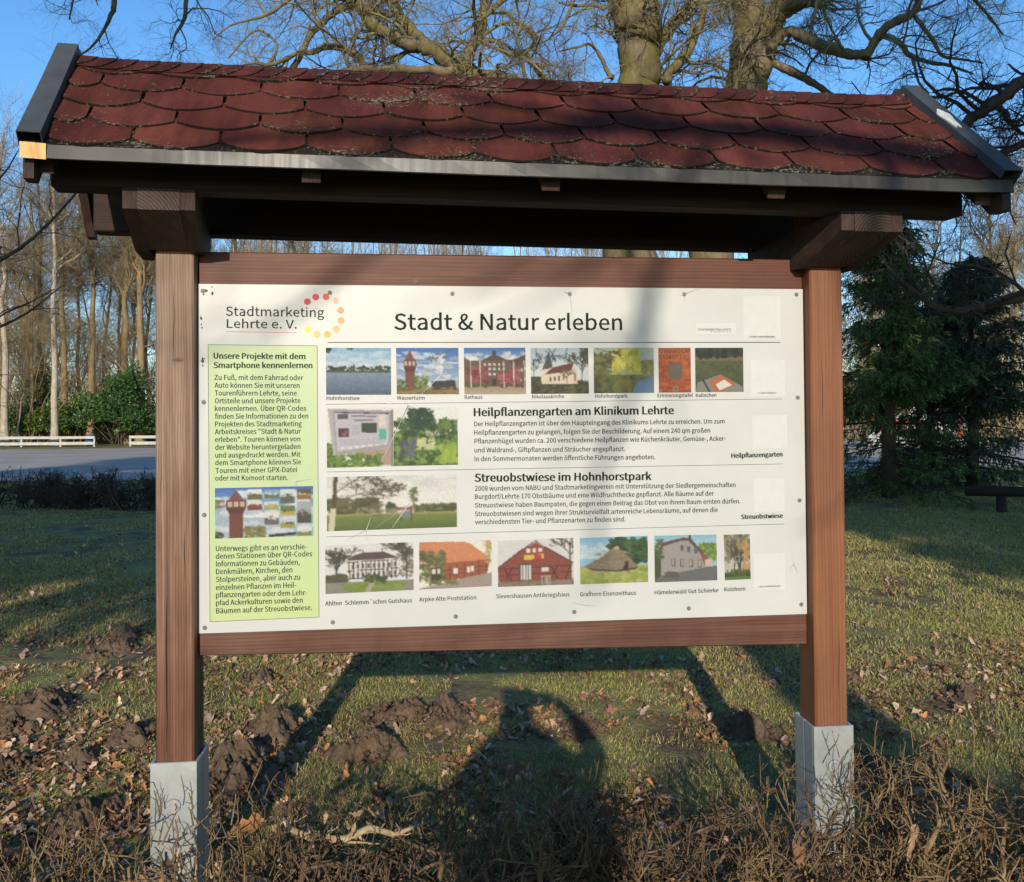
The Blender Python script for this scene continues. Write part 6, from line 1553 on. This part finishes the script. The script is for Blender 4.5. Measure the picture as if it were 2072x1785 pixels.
# one big upright leaf and a broken pale branch lying on the hedge
V, Fq, C = leaf_batch(np.random.default_rng(5), np.zeros(1), np.zeros(1), np.zeros(1), np.array([.135]), .1)
Vr = np.stack([V[:, 1] * .8, V[:, 2] * .5, V[:, 0] + .07], -1)
o = mesh('oak_leaf', Vr, Fq, leaf_m, None, np.tile(np.array([.36, .17, .07]), (24, 1)), True)
o.location = (-.800, -.30, .335); o.rotation_euler = (.15, .1, .7)
tag(o, 'large orange-brown oak leaf standing upright in the hedge right of the left steel shoe', 'leaf')
rngp = np.random.default_rng(15)
pale = bark_mat('pale_broken_branch', (.22, .165, .085), (.36, .28, .16), (.47, .38, .23), None, 40)
C0 = np.array([[[-.16, 0, .10], [-.11, .0, .055], [-.05, 0, .03], [.03, 0, .025], [.10, .01, .05], [.17, .02, .02], [.24, .02, .045]]])
R0 = np.array([[.006, .009, .011, .011, .010, .008, .004]])
C1 = sprout(rngp, C0, R0, 14, .09, (25, 70), 5, .25, (0, 0, .3), .5, .05, .4)
V, Fq = merge([tubes(C0, R0, 8), tubes(*C1, 4)])
t = thing('broken_branch', 'pale broken branch with dry leaves lying on the hedge between left shadow and middle', 'branch', (-.55, -.30, .335))
mesh('wood', V, Fq, pale, t, smooth=True)
V, Fq, C = leaf_batch(rngp, rngp.uniform(-.18, .2, 22), rngp.uniform(-.05, .05, 22), rngp.uniform(.0, .10, 22), rngp.uniform(.02, .038, 22), 1.0)
mesh('leaves', V, Fq, leaf_m, t, np.tile(np.array([.36, .25, .13]), (len(V), 1)), True)

# ------------------------------------------------------------------ the photographer, whose shadow falls on the lawn
skin_m = plain('skin', (.50, .30, .21), .55, .3)
coat_m = plain('dark_blue_coat', (.03, .036, .055), .8, .2)
trouser_m = plain('dark_trousers', (.025, .025, .028), .85, .15)
hair_m = plain('brown_hair', (.045, .028, .018), .7, .3)
PX, PY = -.325, -3.10
person = thing('person', 'person in a dark winter coat holding up a phone, seen only as a shadow', 'person', (PX, PY, 0))
def skin_obj(name, pts, edges, root, mat, sub=2):
    me = bpy.data.meshes.new(name)
    names = list(pts)
    me.from_pydata([pts[k][:3] for k in names], [(names.index(a), names.index(b)) for a, b in edges], [])
    o = bpy.data.objects.new(name, me); COL.objects.link(o); o.parent = person
    md = o.modifiers.new('skin', 'SKIN'); md.use_smooth_shade = True
    for i, k in enumerate(names):
        r_ = pts[k][3]; rr = r_ if isinstance(r_, tuple) else (r_, r_)
        v = me.skin_vertices[0].data[i]; v.radius = rr; v.use_root = (k == root)
    sb = o.modifiers.new('sub', 'SUBSURF'); sb.levels = sb.render_levels = sub
    me.materials.append(mat)
    return o
def loc(x, y, z): return (x - PX, y - PY, z)
WR_R, WR_L = loc(-.125, -2.90, 1.520), loc(-.395, -2.90, 1.520)
pts = {'pelvis': (0, 0, .93, (.165, .12)), 'waist': (0, .005, 1.08, (.15, .11)), 'chest': (0, .0, 1.26, (.185, .125)), 'neckbase': (-.035, .0, 1.405, (.075, .075)), 'neck': (-.07, .01, 1.455, .055), 'jaw': (-.105, .035, 1.515, (.062, .072)), 'head': (-.105, .02, 1.60, (.076, .092)), 'crown': (-.105, .01, 1.665, (.058, .07)), 'nose': (-.105, .128, 1.575, .012),
       'shR': (.185, 0, 1.325, .07), 'elR': (*loc(-.025, -2.99, 1.365), .055), 'wrR': (*WR_R, .031), 'paR': (WR_R[0] - .028, WR_R[1] + .055, WR_R[2] + .032, (.036, .018)),
       'shL': (-.185, 0, 1.375, .075), 'elL': (*loc(-.64, -2.97, 1.24), .055), 'wrL': (*WR_L, .031), 'paL': (WR_L[0] + .028, WR_L[1] + .055, WR_L[2] + .032, (.036, .018)),
       'hipR': (.095, 0, .88, .105), 'knR': (.105, .02, .49, .068), 'anR': (.11, -.01, .09, .046), 'toR': (.125, .17, .035, (.045, .03)),
       'hipL': (-.095, 0, .88, .105), 'knL': (-.105, .015, .49, .068), 'anL': (-.115, -.01, .09, .046), 'toL': (-.135, .17, .035, (.045, .03)),
       'earR': (-.017, .01, 1.575, .014), 'earL': (-.193, .01, 1.575, .014)}
E_ = [('pelvis', 'waist'), ('waist', 'chest'), ('chest', 'neckbase'), ('neckbase', 'neck'), ('neck', 'jaw'), ('jaw', 'head'), ('head', 'crown'), ('head', 'nose'), ('head', 'earR'), ('head', 'earL'),
      ('neckbase', 'shR'), ('shR', 'elR'), ('elR', 'wrR'), ('wrR', 'paR'), ('neckbase', 'shL'), ('shL', 'elL'), ('elL', 'wrL'), ('wrL', 'paL'),
      ('pelvis', 'hipR'), ('hipR', 'knR'), ('knR', 'anR'), ('anR', 'toR'), ('pelvis', 'hipL'), ('hipL', 'knL'), ('knL', 'anL'), ('anL', 'toL')]
for sd, sg in (('R', -1), ('L', 1)):
    px, py, pz = pts['pa' + sd][:3]
    for j, (dz, ln) in enumerate(((.030, .030), (.012, .034), (-.008, .031), (-.026, .024))):
        a, b = 'f%d%sa' % (j, sd), 'f%d%sb' % (j, sd)
        pts[a] = (px + sg * .010, py + .020, pz + dz, .0088); pts[b] = (px + sg * (.010 + ln), py + .026, pz + dz, .0075)
        E_ += [('pa' + sd, a), (a, b)]
    a, b = 'th%sa' % sd, 'th%sb' % sd
    pts[a] = (px + sg * .018, py - .014, pz - .022, .0105); pts[b] = (px + sg * .038, py - .010, pz - .006, .0085)
    E_ += [('pa' + sd, a), (a, b)]
skin_obj('body', pts, E_, 'pelvis', skin_m)
coat = {k: v for k, v in pts.items() if k in ('waist', 'chest')}
coat = {'hem': (0, 0, .72, (.255, .185)), 'hip': (0, 0, .90, (.235, .17)), 'waist': (0, .005, 1.08, (.22, .155)), 'chest': (0, .0, 1.22, (.235, .16)), 'collar': (-.04, .0, 1.42, (.105, .10)), 'hood': (-.075, -.01, 1.50, (.085, .085)),
        'shR': (.195, 0, 1.315, .085), 'elR': (*pts['elR'][:3], .062), 'cuR': (*(np.array(WR_R) * .86 + np.array(pts['elR'][:3]) * .14), .048),
        'shL': (-.195, 0, 1.365, .095), 'elL': (*pts['elL'][:3], .073), 'cuL': (*(np.array(WR_L) * .86 + np.array(pts['elL'][:3]) * .14), .048)}
skin_obj('coat', coat, [('hem', 'hip'), ('hip', 'waist'), ('waist', 'chest'), ('chest', 'collar'), ('collar', 'hood'), ('collar', 'shR'), ('shR', 'elR'), ('elR', 'cuR'), ('collar', 'shL'), ('shL', 'elL'), ('elL', 'cuL')], 'waist', coat_m)
tr = {'pelvis': (0, 0, .92, (.175, .13))}
te = []
for sd, sg in (('R', 1), ('L', -1)):
    tr['hip' + sd] = (sg * .095, 0, .86, .115); tr['kn' + sd] = (*pts['kn' + sd][:3], .080); tr['an' + sd] = (*pts['an' + sd][:2], .10, .068)
    te += [('pelvis', 'hip' + sd), ('hip' + sd, 'kn' + sd), ('kn' + sd, 'an' + sd)]
skin_obj('trousers', tr, te, 'pelvis', trouser_m)
hair = {'a': (-.105, -.022, 1.575, (.080, .072)), 'b': (-.105, -.01, 1.64, (.083, .086)), 'c': (-.105, .0, 1.695, (.055, .06))}
skin_obj('hair', hair, [('a', 'b'), ('b', 'c')], 'b', hair_m)
for sg in (-1, 1):
    s = Shape(); s.cyl((-.105 + sg * .031, .098, 1.607), (0, 1, 0), .011, .004, 12, .006); s.build('eye', plain('eye_white', (.6, .6, .58), .2), person)
s = Shape(); s.box(-.13, -.08, .096, .104, 1.535, 1.545, .003); s.build('mouth', plain('lips', (.36, .12, .10), .5), person)
for sd, sg in (('R', 1), ('L', -1)):
    s = Shape(); s.box(sg * .118 - .048, sg * .118 + .048, -.075, .225, 0, .085, .02); s.build('shoe', trouser_m, person)
# the phone, level and sideways, just behind the lens position
ph = thing('phone', 'phone held up sideways at the top of the shadow figure', 'phone', tuple(CAM - _f * .020 + _r * .020 + _u * .018))
ph.rotation_euler = Matrix(((_r[0], _f[0], _u[0]), (_r[1], _f[1], _u[1]), (_r[2], _f[2], _u[2]))).to_euler()
s = Shape(); s.box(-.080, .080, -.004, .004, -.038, .038, .003); s.build('phone_body', plain('black_glass', (.015, .015, .018), .15, .5), ph)
